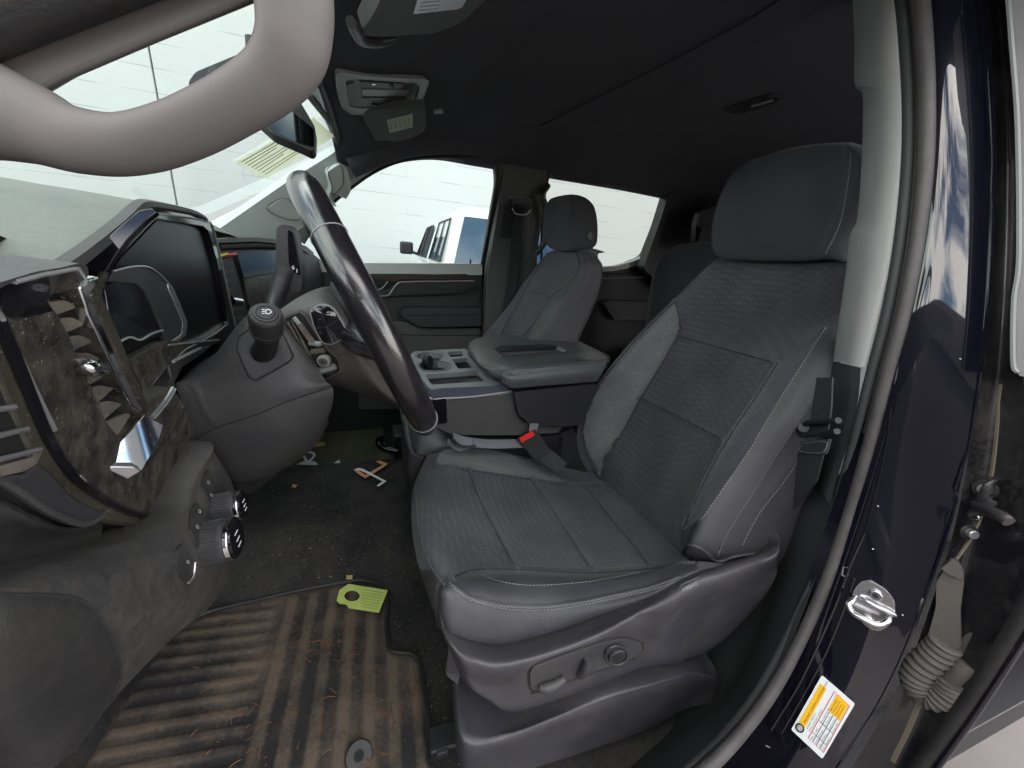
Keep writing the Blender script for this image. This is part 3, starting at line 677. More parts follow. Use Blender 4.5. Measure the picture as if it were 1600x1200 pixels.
stA = [(752, 898), (781, 909), (830, 915), (905, 911), (960, 903), (1002, 894)]
stB = [(702, 911), (732, 934), (785, 947), (852, 949), (920, 939), (1014, 919), (1062, 902)]
farst = [(682, 727), (684, 714), (691, 706), (714, 698), (750, 701), (789, 709), (830, 720), (860, 733), (882, 754)]
edge = [(648, 769), (652, 821), (669, 877), (693, 915)]
cushion = patch('cushion', [fr0, fr1]+full+[bk], 14, 18, [M['insert'], M['sidefab'], M['heather'], M['fabric']], seat, ang=80,
 creases=[(s1, 4, .006), (s2, 4, .006), (s3, 4, .006), (nearseam, 4, .005), (farseam, 4, .006), (stB, 3, .003), (farst, 3, .003), ([(693, 915), (690, 930)], 3, .002)],
 panels=[(2, [(682, 727)]+farst[1:]+[(868, 756), (830, 750), (732, 735)]),
         (1, [(690, 908)]+nearseam+[(1090, 874), (1095, 1020), (600, 1060), (640, 930), (640, 890), (680, 890), (693, 915)]),
         (3, [(600, 700), (640, 760), (682, 727), (684, 714), (700, 700), (714, 698), (789, 709), (860, 733), (882, 754), (960, 757), (900, 690), (700, 640)]),
         (3, [(957-45, 759), (957, 814), (1017, 887), (1090, 880), (1030, 800), (945, 740)])])
CU = surf(cushion)
for s in (s1, s2, s3, nearseam, farseam): line('seam', s, CU, .0011, M['seam'], cushion, off=-.0004, n=4)
for s in (stA, stB, [(a+3, b+3.5) for a, b in stB[1:]], farst): stitches('stitching', s, CU, M['thread'], cushion, step=5.5, dash=.62, r=.0005)
line('seam', farst, CU, .0012, M['fabric'], cushion, off=.0, n=5)
line('edge_cord', [(650, 760), (651, 790), (655, 828), (664, 864), (680, 896), (694, 914)], CU, .0016, M['fabric'], cushion, off=.001, n=5)
# backrest
br_ = pyrows([
 [(1112, 412, .60), (1122, 407, .585), (1150, 410, .54), (1225, 416, .42), (1290, 412, .32), (1325, 412, .26), (1345, 424, .24)],
 [(1060, 462, .645), (1072, 460, .63), (1102, 468, .57), (1195, 488, .42), (1268, 497, .29), (1305, 500, .235), (1340, 520, .20)],
 [(1003, 520, .67), (1022, 515, .655), (1060, 525, .595), (1136, 546, .42), (1215, 568, .27), (1276, 552, .21), (1322, 590, .165)],
 [(950, 578, .685), (970, 574, .67), (1032, 573, .6), (1102, 599, .42), (1176, 629, .26), (1243, 612, .2), (1300, 655, .155)],
 [(914, 632, .69), (936, 628, .67), (1002, 622, .6), (1067, 656, .42), (1135, 690, .25), (1207, 672, .19), (1268, 715, .15)],
 [(901, 680, .69), (920, 676, .67), (970, 682, .6), (1035, 716, .42), (1104, 746, .25), (1162, 733, .19), (1240, 768, .15)],
 [(906, 712, .69), (922, 712, .67), (948, 718, .6), (1012, 768, .42), (1080, 802, .25), (1122, 784, .19), (1218, 812, .15)],
 [(918, 736, .68), (930, 743, .66), (945, 748, .6), (1003, 812, .42), (1066, 858, .25), (1086, 850, .185), (1195, 860, .15)]])
full = [[off(r[0], x=.13, y=-.004), off(r[0], x=.05, y=.01)]+r+[off(r[-1], x=.06, y=-.008), off(r[-1], x=.10, y=.02)] for r in br_]
tp = [off(p, x=.05, z=.022) for p in full[0]]; tp[0] = full[0][0]; tp[-1] = full[0][-1]
tp2 = [off(p, x=.11, z=-.0) for p in full[0]]
bt = [off(p, x=.03, z=-.04) for p in full[-1]]
ist = [(1060, 525), (1110, 539), (1160, 553), (1215, 568)]; ims = [(1002, 622), (1068, 655), (1135, 690)]
inr = [(1215, 568), (1176, 628), (1135, 690), (1104, 746), (1070, 821), (1066, 852)]
ifr = [(1055, 472), (1062, 500), (1060, 525), (1032, 573), (1002, 622), (968, 682), (946, 716), (941, 745)]
hout = [(1055, 472), (1030, 494), (985, 540), (945, 590), (920, 634), (911, 672), (918, 705), (941, 745)]
rst = [(1290, 512), (1262, 556), (1230, 606), (1197, 660), (1167, 710), (1137, 754), (1112, 790), (1096, 810), (1064, 829)]
st2 = [(1318, 560), (1278, 616), (1245, 664), (1220, 701), (1175, 772), (1137, 832), (1119, 874)]
st3 = [(1322, 620), (1270, 680), (1220, 750), (1182, 799), (1152, 855)]
nb = [(1215, 568), (1250, 540), (1290, 512)]
br_top = [tp2[0], tp2[4], tp2[-1]]
backrest = patch('backrest', [tp2, tp]+full+[bt], 14, 15, [M['fabric'], M['insert'], M['heather'], M['sidefab']], seat, ang=80,
 creases=[(ist, 4, .005), (ims, 4, .005), (inr, 4, .006), (ifr, 4, .006), (hout, 3.5, .004), (rst, 3, .003), (st2, 3, .002), (st3, 3, .003), (nb, 3, .002)],
 panels=[(1, [(1118, 395), (1100, 440), (1062, 500), (1060, 525), (1215, 568), (1290, 512), (1345, 470), (1350, 395)]), (1, [(1060, 525), (1215, 568)]+inr[1:]+[(1060, 880), (1000, 860), (940, 760), (941, 745)]+ifr[::-1][1:-2]),
         (2, hout+ifr[::-1]), (3, rst+[(1064, 845), (1066, 900), (1260, 900), (1420, 600), (1340, 480)])])
BR = surf(backrest)
for s in (ist, ims, inr, ifr, hout): line('seam', s, BR, .0011, M['seam'], backrest, off=-.0004, n=4)
for s in (rst, st2, [(a+4, b+3) for a, b in st3]): stitches('stitching', s, BR, M['thread'], backrest, step=5.5, dash=.62, r=.0006)
line('welt', [(1340, 470), (1318, 560), (1275, 620), (1218, 704), (1173, 774), (1135, 834), (1117, 876)], BR, .0016, M['sidefab'], backrest, off=.0, n=5)
line('piping', [(1066, 862), (1078, 852), (1098, 858), (1120, 876), (1150, 868), (1195, 862)], BR, .003, M['sidefab'], backrest, off=.001)
# headrest
hr_ = pyrows([
 [(1160, 256, .55), (1176, 250, .54), (1235, 234, .42), (1300, 228, .33), (1324, 231, .285), (1345, 242, .265)],
 [(1140, 276, .56), (1155, 272, .545), (1228, 262, .42), (1296, 258, .33), (1326, 256, .28), (1352, 264, .255)],
 [(1121, 318, .568), (1134, 314, .55), (1212, 308, .42), (1288, 310, .33), (1318, 306, .275), (1348, 312, .25)],
 [(1112, 362, .568), (1124, 360, .55), (1206, 358, .42), (1278, 356, .33), (1305, 352, .28), (1338, 356, .255)],
 [(1113, 388, .56), (1128, 398, .545), (1206, 401, .42), (1264, 399, .33), (1288, 396, .285), (1318, 402, .262)]])
def avgx(r): return sum(p.x for p in r[1:5])/4
def bcp(r): return Vector((max(p.x for p in r)+.105, .42, sum(p.z for p in r)/len(r)))
full = [[bcp(r), off(r[0], x=.10, y=-.05), off(r[0], x=.07, y=-.012), off(r[0], x=.035, y=.002)]+r+[off(r[-1], x=.035, y=.0), off(r[-1], x=.07, y=.012), off(r[-1], x=.10, y=.05), bcp(r)] for r in hr_]
def squash(r, k, dx, dz_): c_ = sum(r, Vector())/len(r); mxx = max(p.x for p in r); return [Vector((min(p.x+dx, mxx), c_.y+(p.y-c_.y)*k, p.z+dz_)) for p in r]
tp = squash(full[0], .97, .03, .010); tp2 = squash(full[0], .80, .06, .008); tp3 = squash(full[0], .25, .09, .004)
bt = squash(full[-1], .97, .02, -.008); bt2 = squash(full[-1], .85, .06, -.004)
headrest = patch('headrest', [tp3, tp2, tp]+full+[bt, bt2, squash(full[-1], .25, .08, 0)], 7, 7, M['headfab'], seat, ang=80, creases=[([(1326, 240), (1322, 281), (1309, 348), (1285, 399)], 3, .003)])
HS = surf(headrest)
stitches('stitching', [(1330, 240), (1326, 281), (1313, 348), (1289, 399)], HS, M['thread'], headrest, step=5, r=.0006)
bb = patch('backrest_shell', [br_top]+[[off(r[0], x=.13, y=-.004), off(r[3], x=.14), off(r[-1], x=.09, y=.02)] for r in br_[1::2]], 5, 5, M['plastic'], seat, ang=80)
for k in (.36, .48): cyl('post', (.275, k, .84), (.265, k, .94), .007, M['steel'], seat)
# side shield
sr_ = pyrows([
 [(700, 985, .155), (744, 1001, .155), (790, 1003, .155), (860, 986, .155), (935, 960, .155), (1010, 934, .155), (1077, 898, .155), (1130, 882, .15), (1190, 862, .14), (1216, 838, .14)],
 [(705, 996, .13), (744, 1016, .125), (790, 1020, .125), (860, 1004, .125), (935, 977, .125), (1006, 944, .128), (1081, 908, .13), (1132, 890, .13), (1190, 868, .13), (1218, 846, .13)],
 [(712, 1018, .112), (746, 1038, .108), (786, 1043, .105), (862, 1024, .105), (937, 995, .105), (1000, 962, .108), (1085, 932, .12), (1136, 908, .12), (1188, 884, .12), (1218, 862, .12)],
 [(722, 1045, .115), (750, 1068, .11), (792, 1074, .11), (865, 1056, .11), (935, 1030, .11), (1002, 1006, .11), (1072, 974, .125), (1128, 944, .125), (1186, 908, .12), (1214, 880, .12)],
 [(735, 1075, .12), (762, 1092, .115), (800, 1112, .115), (880, 1090, .115), (940, 1068, .115), (998, 1045, .115), (1066, 1032, .125), (1122, 1008, .125), (1180, 950, .12), (1210, 890, .12)]])
full = [[off(r[0], x=.0, y=.10), off(r[0], x=-.01, y=.03)]+r+[off(r[-1], x=.02, y=.05)] for r in sr_]
tpz = [off(p, y=.02, z=-.03) for p in full[0]]; btz = [off(p, y=.05, z=-.005) for p in full[-1]]
shield = patch('side_shield', [tpz]+full+[btz], 8, 8, M['shield'], seat, ang=60, creases=[([(999, 962), (1030, 985), (1044, 1012)], 7, -.003), ([(1012, 975), (1044, 1000), (1056, 1030)], 8, .004)])
SS = surf(shield)
plate = sheet('switch_plate', rnd([(827, 1050), (832, 1041), (860, 1030), (945, 1001), (978, 996), (1001, 1003), (1003, 1014), (985, 1028), (842, 1078), (829, 1076)], 7), SS, .004, M['cleanplastic'], seat, grid=12, off=.002, bev=.0012)
line('plate_gap', rnd([(825, 1050), (831, 1040), (860, 1028), (945, 999), (978, 994), (1003, 1002), (1005, 1014), (986, 1030), (842, 1081), (827, 1078)], 7)[::3], SS, .0012, M['seam'], shield, off=.0003, closed=True, n=2)
a_, b2_ = SS(845, 1068, .012), SS(878, 1052, .012)
tube('slide_switch', [SS(841, 1069, .005), SS(850, 1066, .008), SS(864, 1060, .008), SS(878, 1054, .006)], [.0055, .0075, .0068, .0055], M['cleanplastic'], seat, res=16)
cyl('slide_switch_stem', SS(860, 1062, -.002), SS(860, 1062, .006), .006, M['black'], seat)
tube('recline_switch', [SS(903, 1052, .004), SS(907, 1044, .007), SS(912, 1034, .008), SS(917, 1023, .006)], [.0048, .0062, .0072, .0062], M['cleanplastic'], seat, res=16)
cyl('recline_switch_stem', SS(912, 1036, -.002), SS(912, 1036, .006), .005, M['black'], seat)
kn = cyl('lumbar_switch', SS(961, 1019, .0), SS(961, 1019, .0075), .0135, M['plastic'], seat, bev=.0012)
kr = tube('ring', [SS(961+17*math.cos(a), 1019+15*math.sin(a), .0045) for a in [i*math.pi/8 for i in range(16)]], .0016, M['cleanplastic'], kn, closed=True, n=2)
kc = cyl('dish', SS(961, 1019, .0072), SS(961, 1019, .0082), .0088, M['black'], kn)
text('airbag_lettering', 'AIRBAG', SS, (1066, 925), (7, -3.2), (-2.5, -8), M['cons'], shield, off=.0006)
line('lettering_frame', [(1062, 922), (1066, 914), (1092, 902)], SS, .0003, M['cons'], shield, off=.0004)
# seat riser and rails
rr_ = pyrows([
 [(735, 1118, .15), (790, 1122, .15), (860, 1098, .145), (940, 1070, .14), (1010, 1052, .14), (1070, 1036, .14), (1102, 1036, .14)],
 [(728, 1150, .125), (790, 1150, .125), (860, 1128, .12), (940, 1100, .12), (1010, 1078, .12), (1080, 1056, .12), (1120, 1050, .12)],
 [(722, 1166, .12), (790, 1172, .12), (860, 1152, .12), (940, 1128, .12), (1010, 1104, .12), (1080, 1084, .12), (1124, 1076, .12)],
 [(722, 1200, .12), (790, 1210, .12), (860, 1192, .12), (940, 1165, .12), (1010, 1140, .12), (1070, 1108, .12), (1120, 1085, .12)]])
riser = patch('seat_riser', [[off(r[0], y=.08)]+r+[off(r[-1], y=.10, x=.01)] for r in [[off(p, y=.12) for p in rr_[0]]]+rr_], 6, 6, M['shield'], seat, ang=50)
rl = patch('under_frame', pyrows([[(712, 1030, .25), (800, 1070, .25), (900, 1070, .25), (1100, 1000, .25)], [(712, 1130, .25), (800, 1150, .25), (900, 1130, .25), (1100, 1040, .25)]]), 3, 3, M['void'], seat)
rail = box('slide_rail', (-.44, .2, .05), (.16, .04, .03), M['black'], seat, bev=.004)
for k in range(3): box('rail_slot', (-.50+.04*k, .178, .062), (.018, .006, .010), M['satin'] if k == 1 else M['plastic'], rail, bev=.001)
box('seat_pan', (-.24, .42, .16), (.46, .42, .10), M['void'], seat, bev=.02)
box('seat_leg', (-.22, .62, .09), (.46, .05, .18), M['black'], seat, bev=.01)

# ---- passenger seat: mirrored twin of the driver's, 11 cm further forward, without the switches
def mirror_copy(src, parent, dx=-.11, my=1.62):
    me = src.data.copy(); o = src.copy(); o.data = me; COL.objects.link(o); o.parent = parent
    for v in me.vertices: v.co = Vector((v.co.x+dx, my-v.co.y, v.co.z))
    me.flip_normals(); return o
ps = empty('passenger_seat', 'charcoal cloth front passenger seat beyond the centre console, seen from its inner side', 'car seat')
for ch in [cushion, backrest, headrest, bb, shield, riser]:
    if ch in (backrest, headrest, bb): continue
    c2 = mirror_copy(ch, ps, dx=0.0)
    if ch in (cushion, backrest):
        for p in c2.data.polygons:
            if p.material_index == 2: p.material_index = 0
    for g in [g for g in COL.objects if g.parent is ch]:
        if g.name.startswith(('airbag', 'lettering', 'plate_gap')): continue
        mirror_copy(g, c2, dx=0.0)
# inner side of its backrest and the round button on its head restraint
ic_ = lambda *a, **k: None
ic_('backrest_inner_side', pyrows([
 [(905, 392, 1.06), (925, 400, 1.045), (941, 405, 1.04), (936, 420, 1.05)],
 [(868, 440, 1.02), (905, 440, .99), (936, 440, .98), (936, 440, 1.02)],
 [(846, 480, 1.0), (892, 480, .97), (928, 480, .97), (928, 480, 1.02)],
 [(818, 522, .98), (866, 525, .96), (905, 527, .96), (905, 527, 1.02)],
 [(800, 560, .97), (850, 575, .96), (885, 575, .96), (885, 575, 1.02)]]), 6, 6, M['sidefab'], ps, ang=70)
pr_ = pyrows([
 [(850, 402, 1.36), (853, 397, 1.34), (860, 394, 1.30), (878, 391, 1.20), (899, 392, 1.10), (912, 392, 1.06), (932, 398, 1.05)],
 [(836, 420, 1.38), (840, 417, 1.36), (848, 414, 1.32), (872, 414, 1.20), (898, 413, 1.07), (914, 411, 1.03), (941, 416, 1.03)],
 [(815, 447, 1.39), (820, 444, 1.37), (830, 440, 1.32), (856, 442, 1.20), (884, 445, 1.06), (903, 440, 1.02), (938, 442, 1.02)],
 [(797, 475, 1.40), (802, 471, 1.38), (816, 465, 1.33), (836, 468, 1.20), (862, 470, 1.06), (885, 467, 1.01), (930, 468, 1.01)],
 [(772, 505, 1.40), (779, 500, 1.38), (798, 497, 1.33), (818, 499, 1.20), (842, 500, 1.06), (868, 498, 1.01), (918, 497, 1.01)],
 [(752, 530, 1.40), (760, 528, 1.38), (783, 528, 1.33), (798, 529, 1.20), (819, 528, 1.06), (848, 528, 1.01), (903, 528, 1.01)],
 [(735, 572, 1.40), (742, 570, 1.38), (765, 570, 1.33), (782, 570, 1.20), (800, 570, 1.06), (828, 570, 1.01), (888, 570, 1.01)]])
fl7 = [[off(r[0], x=.10, y=-.01), off(r[0], x=.04, y=.006)]+r+[off(r[-1], x=-.004, y=.04), off(r[-1], x=-.03, y=.16), off(r[0], x=.07, y=-.03)] for r in pr_]
t7 = [off(p, x=.03, z=.012) for p in fl7[0]]; t8 = [Vector((p.x*.5+.06, 1.2+(p.y-1.2)*.6, p.z+.012)) for p in fl7[0]]
rs1 = [(899, 393), (905, 415), (897, 434), (884, 446), (860, 464), (842, 495), (819, 524)]; ls1 = [(848, 408), (838, 422), (827, 440), (812, 470), (796, 497), (782, 524)]; it1 = [(827, 455), (842, 458), (860, 464)]
pbk = patch('backrest', [t8, t7]+fl7, 9, 9, [M['fabric'], M['insert'], M['sidefab']], ps, ang=80, creases=[(rs1, 2.2, .006), (ls1, 2.2, .006), (it1, 2, .005), ([(790, 512), (805, 515), (822, 516)], 2, .004)],
 panels=[(1, [(827, 455), (860, 464), (842, 495), (819, 540), (775, 540), (796, 497)]), (2, [(899, 380), (905, 415), (897, 434), (884, 446), (860, 464), (842, 495), (810, 560), (960, 600), (980, 380)])])
PB7 = surf(pbk)
for s in (rs1, ls1, it1): line('seam', s, PB7, .0012, M['seam'], pbk, off=0)
stitches('stitching', [(916, 400), (922, 418), (912, 445), (893, 478), (866, 524)], PB7, M['thread'], pbk, step=4, r=.0006)
line('piping', [(934, 399), (940, 416), (937, 442), (929, 468), (917, 497), (902, 528)], PB7, .0018, M['fabric'], pbk, off=.001)
ph_ = pyrows([
 [(858, 313, 1.29), (870, 309, 1.20), (891, 306, 1.09), (908, 308, 1.075), (920, 313, 1.08)],
 [(851, 324, 1.315), (868, 320, 1.20), (892, 318, 1.08), (912, 320, 1.062), (927, 323, 1.07)],
 [(849, 342, 1.32), (867, 340, 1.20), (892, 340, 1.075), (915, 340, 1.058), (931, 342, 1.068)],
 [(848, 362, 1.32), (866, 362, 1.20), (892, 362, 1.075), (915, 362, 1.058), (932, 363, 1.068)],
 [(851, 378, 1.315), (866, 382, 1.20), (891, 383, 1.08), (913, 383, 1.062), (930, 381, 1.07)],
 [(858, 386, 1.29), (868, 390, 1.20), (890, 391, 1.09), (909, 391, 1.075), (921, 390, 1.08)]])
def loop7(r): c7 = Vector((r[-1].x+.02, 1.2, sum(p.z for p in r)/5)); return [c7, off(r[0], x=.07, y=-.02), off(r[0], x=.03, y=0)]+r+[off(r[-1], x=.012, y=.025), c7]
lo7 = [loop7(r) for r in ph_]
def cap7(r, k, dz_): c7 = sum(r[1:-1], Vector())/(len(r)-2); return [c7+(p-c7)*k+Vector((0, 0, dz_)) for p in r]
hbp = patch('headrest', [cap7(lo7[0], .3, .008), cap7(lo7[0], .8, .007)]+lo7+[cap7(lo7[-1], .8, -.004), cap7(lo7[-1], .3, -.005)], 7, 6, M['headfab'], ps, ang=80)
for k in (1.15, 1.26): cyl('post', (.13, k, .80), (.13, k, .90), .007, M['steel'], ps)
HP = surf(hbp)
bt_ = cyl('head_restraint_button', HP(921, 369, -.004), HP(921, 369, .004), .014, M['plastic'], ps, bev=.002)
cyl('button_centre', HP(921, 369, .004), HP(921, 369, .006), .008, M['cleanplastic'], bt_, bev=.001)

# ---- rear bench
rs = empty('rear_seat', 'dark cloth rear bench seen behind the driver seat', 'rear seat')
patch('backrest', pyrows([
 [(1020, 430, 1.25), (1030, 404, 1.2), (1056, 384, 1.15), (1110, 378, 1.05), (1180, 380, .9), (1260, 400, .6)],
 [(1016, 452, 1.25), (1024, 426, 1.2), (1050, 402, 1.14), (1100, 396, 1.04), (1170, 400, .88), (1260, 430, .58)],
 [(1010, 500, 1.25), (1018, 480, 1.2), (1040, 470, 1.12), (1090, 470, 1.02), (1160, 480, .86), (1240, 500, .56)],
 [(1002, 570, 1.25), (1010, 560, 1.2), (1032, 555, 1.1), (1080, 560, 1.0), (1150, 570, .84), (1230, 590, .54)]]), 6, 6, M['headfab'], rs, sol=.1, bev=.0)
box('bench_cushion', (.86, .95, .36), (.46, 1.1, .14), M['headfab'], rs, bev=.04, seg=4)
box('bench_base', (.90, .95, .17), (.42, 1.1, .26), M['black'], rs, bev=.02)
rb_ = empty('rear_seat_belt', 'dark seat belt with plastic guide on the rear corner pillar behind the driver head restraint', 'seat belt')
sheet('guide_panel', rnd([(1088, 350), (1094, 330), (1116, 322), (1150, 322), (1150, 380), (1086, 380)], 4), ypl(1.30), .03, M['plastic'], rb_, bev=.004)
line('guide', [(1094, 334), (1091, 350), (1099, 356), (1112, 354)], ypl(1.27), .006, M['black'], rb_)
sheet('webbing', [(1100, 352), (1116, 352), (1108, 384), (1088, 384)], ypl(1.265), .003, M['web'], rb_)

# ================================================================ centre console
con = empty('center_console', 'grey centre console with cup holders, open bins and padded armrest lid between the seats', 'console')
TP = zpl(.515)
bigbin = rnd([(664, 585), (748, 579), (763, 595), (674, 601)], 5); bin2 = rnd([(699, 549.5), (723, 548.5), (725, 556), (704, 558)], 2); bin3 = rnd([(706, 561), (731, 559), (742, 574), (716, 576)], 3)
cup = ell(671.5, 555.5, 20.5, 6.2, 28); cup2 = ell(679, 571.5, 23.5, 7, 28)
cups = [(651, 556), (654, 551.5), (664, 549.5), (676, 549.5), (688, 551.5), (692, 555), (689, 560), (684, 563.5), (694, 565.5), (703, 569), (702, 574), (694, 578), (680, 579), (664, 578), (656, 574.5), (655, 570), (660, 565.5), (668, 563.5), (661, 561.5), (654, 559.5)]
tray = sheet('tray_frame', rnd([(641, 553), (649, 548.5), (690, 546), (728, 544.5), (740, 560), (772, 583), (786, 600), (768, 604), (672, 608), (662, 596), (652, 577)], 3), TP, .022, M['cons'], con, holes=[bigbin, bin2, bin3, cups], bev=.0018, seg=3)
for nm, poly, dz in (('bin', bigbin, .035), ('bin', bin2, .03), ('bin', bin3, .035), ('cup_holder', cups, .07)):
    top = [TP(*q, 0) for q in poly]; n_ = len(top); c_ = sum(top, Vector())/n_
    vs = [p+(p-c_)*.04+Vector((0, 0, -.004)) for p in top]+[c_+(p-c_)*.92+Vector((0, 0, -dz)) for p in top]
    fromlists(nm, vs, [(i, n_+i, n_+(i+1) % n_, (i+1) % n_) for i in range(n_)]+[tuple(range(n_, 2*n_))], M['black'], con, sol=.002)
fl_ = sheet('cup_flap', ell(672, 566, 5.5, 10.5, 16), pl(TP(672, 574), (1, -1.2, .2)), .02, M['black'], con, bev=.003)
sheet('bin_insert', rnd([(722, 590), (726, 584), (744, 585), (756, 593), (750, 596), (722, 597)], 2), zpl(.492), .012, M['slat'], con, bev=.002)
box('scrap', TP(690, 600)+Vector((0, 0, -.025)), (.012, .01, .004), M['paper'], con, bev=0)
for q, c1 in ((cups, 1.06),):
    cc = (677, 564); line('cup_rim', [((x-cc[0])*1.07+cc[0], (y-cc[1])*1.1+cc[1]) for x, y in q], TP, .0012, M['cleanplastic'], tray, closed=True, n=2, off=.0005)
# side body (near side y=.655)
CS = ypl(.66)
sheet('satin_rail', rnd([(664, 603), (672, 607), (768, 603), (786, 599), (797, 607), (783, 613), (740, 616), (676, 622), (669, 612)], 3), pl3(P(672, 605, y=.69), P(786, 599, y=.69), P(700, 620, y=.655)), .01, M['rail'], con, bev=.002)
sideb = sheet('side_panel', rnd([(668, 616), (676, 622), (740, 617), (790, 611), (800, 610), (806, 645), (818, 659), (880, 667), (872, 676), (812, 680), (707, 680), (684, 668), (668, 654)], 4), CS, .03, M['sidepanel'], con, bev=.006, seg=3)
box('inner_body', (-.30, .86, .36), (.32, .30, .12), M['black'], con, bev=.01)
sheet('rail_edge', [(668, 619), (676, 623), (740, 619), (784, 613), (800, 610), (800, 613), (784, 617), (740, 622), (676, 626), (668, 623)], ypl(.655), .006, M['satin'], con, bev=.001)
sheet('side_clip', rnd([(676, 625), (697, 622), (699, 661), (681, 663), (674, 650)], 2), ypl(.648), .012, M['deep'], con, bev=.002)
line('clip_edge', [(678, 624), (697, 621.5)], ypl(.646), .0012, M['icon'], con)
binb = sheet('storage_box', rnd([(803, 613), (860, 607), (932, 599), (925, 630), (908, 664), (880, 667), (826, 661), (810, 648)], 5), ypl(.645), .24, M['plastic'], con, bev=.008, seg=3)
line('panel_joint', [(800, 610), (805, 640), (812, 654), (824, 661), (880, 667)], ypl(.644), .0014, M['seam'], con)
# padded lid
lid_top = [[(P(u, v, z=z) if z < .6 else P(u, v, y=z)) for u, v, z in r] for r in [
 [(731, 553, .545), (733, 537, .555), (752, 527, .56), (800, 523.5, .56), (880, 523, .56), (905, 533, .56), (952, 556, .56)],
 [(732, 556, .545), (738, 545, .563), (760, 537, .567), (810, 531, .568), (876, 531, .568), (900, 540, .568), (953, 560, .566)],
 [(738, 562, .545), (745, 556, .563), (775, 552, .570), (815, 549, .571), (870, 546, .571), (900, 550, .570), (952, 563, .566)],
 [(747, 573, .545), (755, 570, .560), (790, 565, .567), (830, 562, .568), (880, 560, .568), (915, 562, .567), (950, 566, .563)],
 [(765, 586, .540), (775, 582, .552), (800, 575, .655), (840, 571, .655), (890, 567, .655), (920, 565, .655), (948, 563, .655)],
 [(780, 596, .525), (787, 589, .645), (806, 584, .638), (845, 580, .636), (890, 576, .636), (920, 573, .636), (947, 571, .636)],
 [(788, 601, .640), (793, 598, .634), (808, 594, .630), (847, 591, .629), (890, 587, .629), (920, 584, .629), (942, 582, .629)],
 [(796, 606, .640), (801, 607, .636), (815, 606, .634), (850, 603, .633), (890, 600, .633), (915, 598, .633), (934, 596, .633)]]]
lid = patch('armrest_lid', lid_top, 8, 8, M['vinyl'], con, ang=70, sol=0, bumps=None)
lm = lid.modifiers.new('thickness', 'SOLIDIFY'); lm.thickness = .02; lm.offset = -1
LD = surf(lid)
rec = rnd([(770, 546), (782, 541.5), (852, 538.5), (872, 541), (886, 549), (880, 552), (830, 556), (786, 560)], 4)
rp = [LD(*q, .0) for q in rec]; nrc = len(rp); cc_ = sum(rp, Vector())/nrc
fromlists('lid_recess', [p+Vector((0, 0, .0025)) for p in rp]+[cc_+(p-cc_)*.9+Vector((0, 0, .0012)) for p in rp]+[cc_+(p-cc_)*.87+Vector((0, 0, .0012)) for p in rp], [(i, nrc+i, nrc+(i+1) % nrc, (i+1) % nrc) for i in range(nrc)]+[(nrc+i, 2*nrc+i, 2*nrc+(i+1) % nrc, nrc+(i+1) % nrc) for i in range(nrc)]+[tuple(range(2*nrc, 3*nrc))], M['cleanplastic'], con)
sheet('recess_shade_strip', [(774, 546), (784, 542), (852, 539), (870, 541.5), (868, 546), (850, 546), (782, 551)], LD, .001, M['black'], con, off=.0032)  # dark strip laid on the lid as the shade inside the recess
sheet('recess_lit_end', [(869, 546.5), (872, 542.5), (885, 549), (878, 551.5)], LD, .001, M['cons'], con, off=.0034)  # pale piece laid on the lid as the lit end of the recess
line('recess_rim', rec[::3], LD, .0022, M['vinyl'], lid, off=.001, closed=True, n=2)
line('recess_dirt', [(792, 557), (820, 554), (850, 551.5), (872, 550)], LD, .0012, M['slat'], lid, off=.003)
stitches('stitching', [(783, 594), (786, 586), (795, 578), (840, 572), (890, 568), (948, 563)], LD, M['thread'], lid, step=4, r=.0004)
line('lid_seam', [(781, 596), (783, 586), (793, 577), (840, 571), (890, 567), (950, 562)], LD, .0012, M['seam'], lid, off=-.0003)
line('lid_front_seam', [(733, 556), (750, 571), (768, 585), (786, 598), (798, 606)], LD, .0015, M['seam'], lid, off=.0)
# centre jump seat under the console
js = empty('center_seat_cushion', 'small black vinyl centre seat cushion under the console, left of the driver seat cushion', 'seat cushion')
patch('cushion', pyrows([
 [(630, 642, .95), (640, 646, .80), (664, 656, .72), (690, 668, .70), (712, 684, .70), (760, 690, .70)],
 [(628, 648, .95), (636, 656, .80), (656, 668, .70), (684, 680, .69), (708, 690, .69), (760, 700, .69)],
 [(628, 660, .95), (634, 674, .78), (652, 692, .69), (676, 700, .68), (700, 698, .68), (760, 704, .68)],
 [(629, 676, .95), (634, 690, .78), (650, 706, .69), (668, 712, .685), (692, 704, .685), (760, 710, .68)]]), 6, 6, M['vinyl'], js, sol=.06)
pb = patch('base_panel', pyrows([[(628, 650, .80), (636, 690, .72), (650, 708, .70), (668, 712, .69)], [(628, 700, .80), (634, 730, .72), (646, 745, .70), (662, 745, .70)], [(632, 740, .80), (640, 780, .73), (650, 800, .71), (664, 800, .70)], [(640, 790, .82), (648, 820, .75), (656, 836, .72), (670, 836, .71)]]), 5, 5, M['plastic'], js, sol=.03)
box('seat_box', (-.28, .86, .22), (.42, .36, .30), M['black'], js, bev=.03)
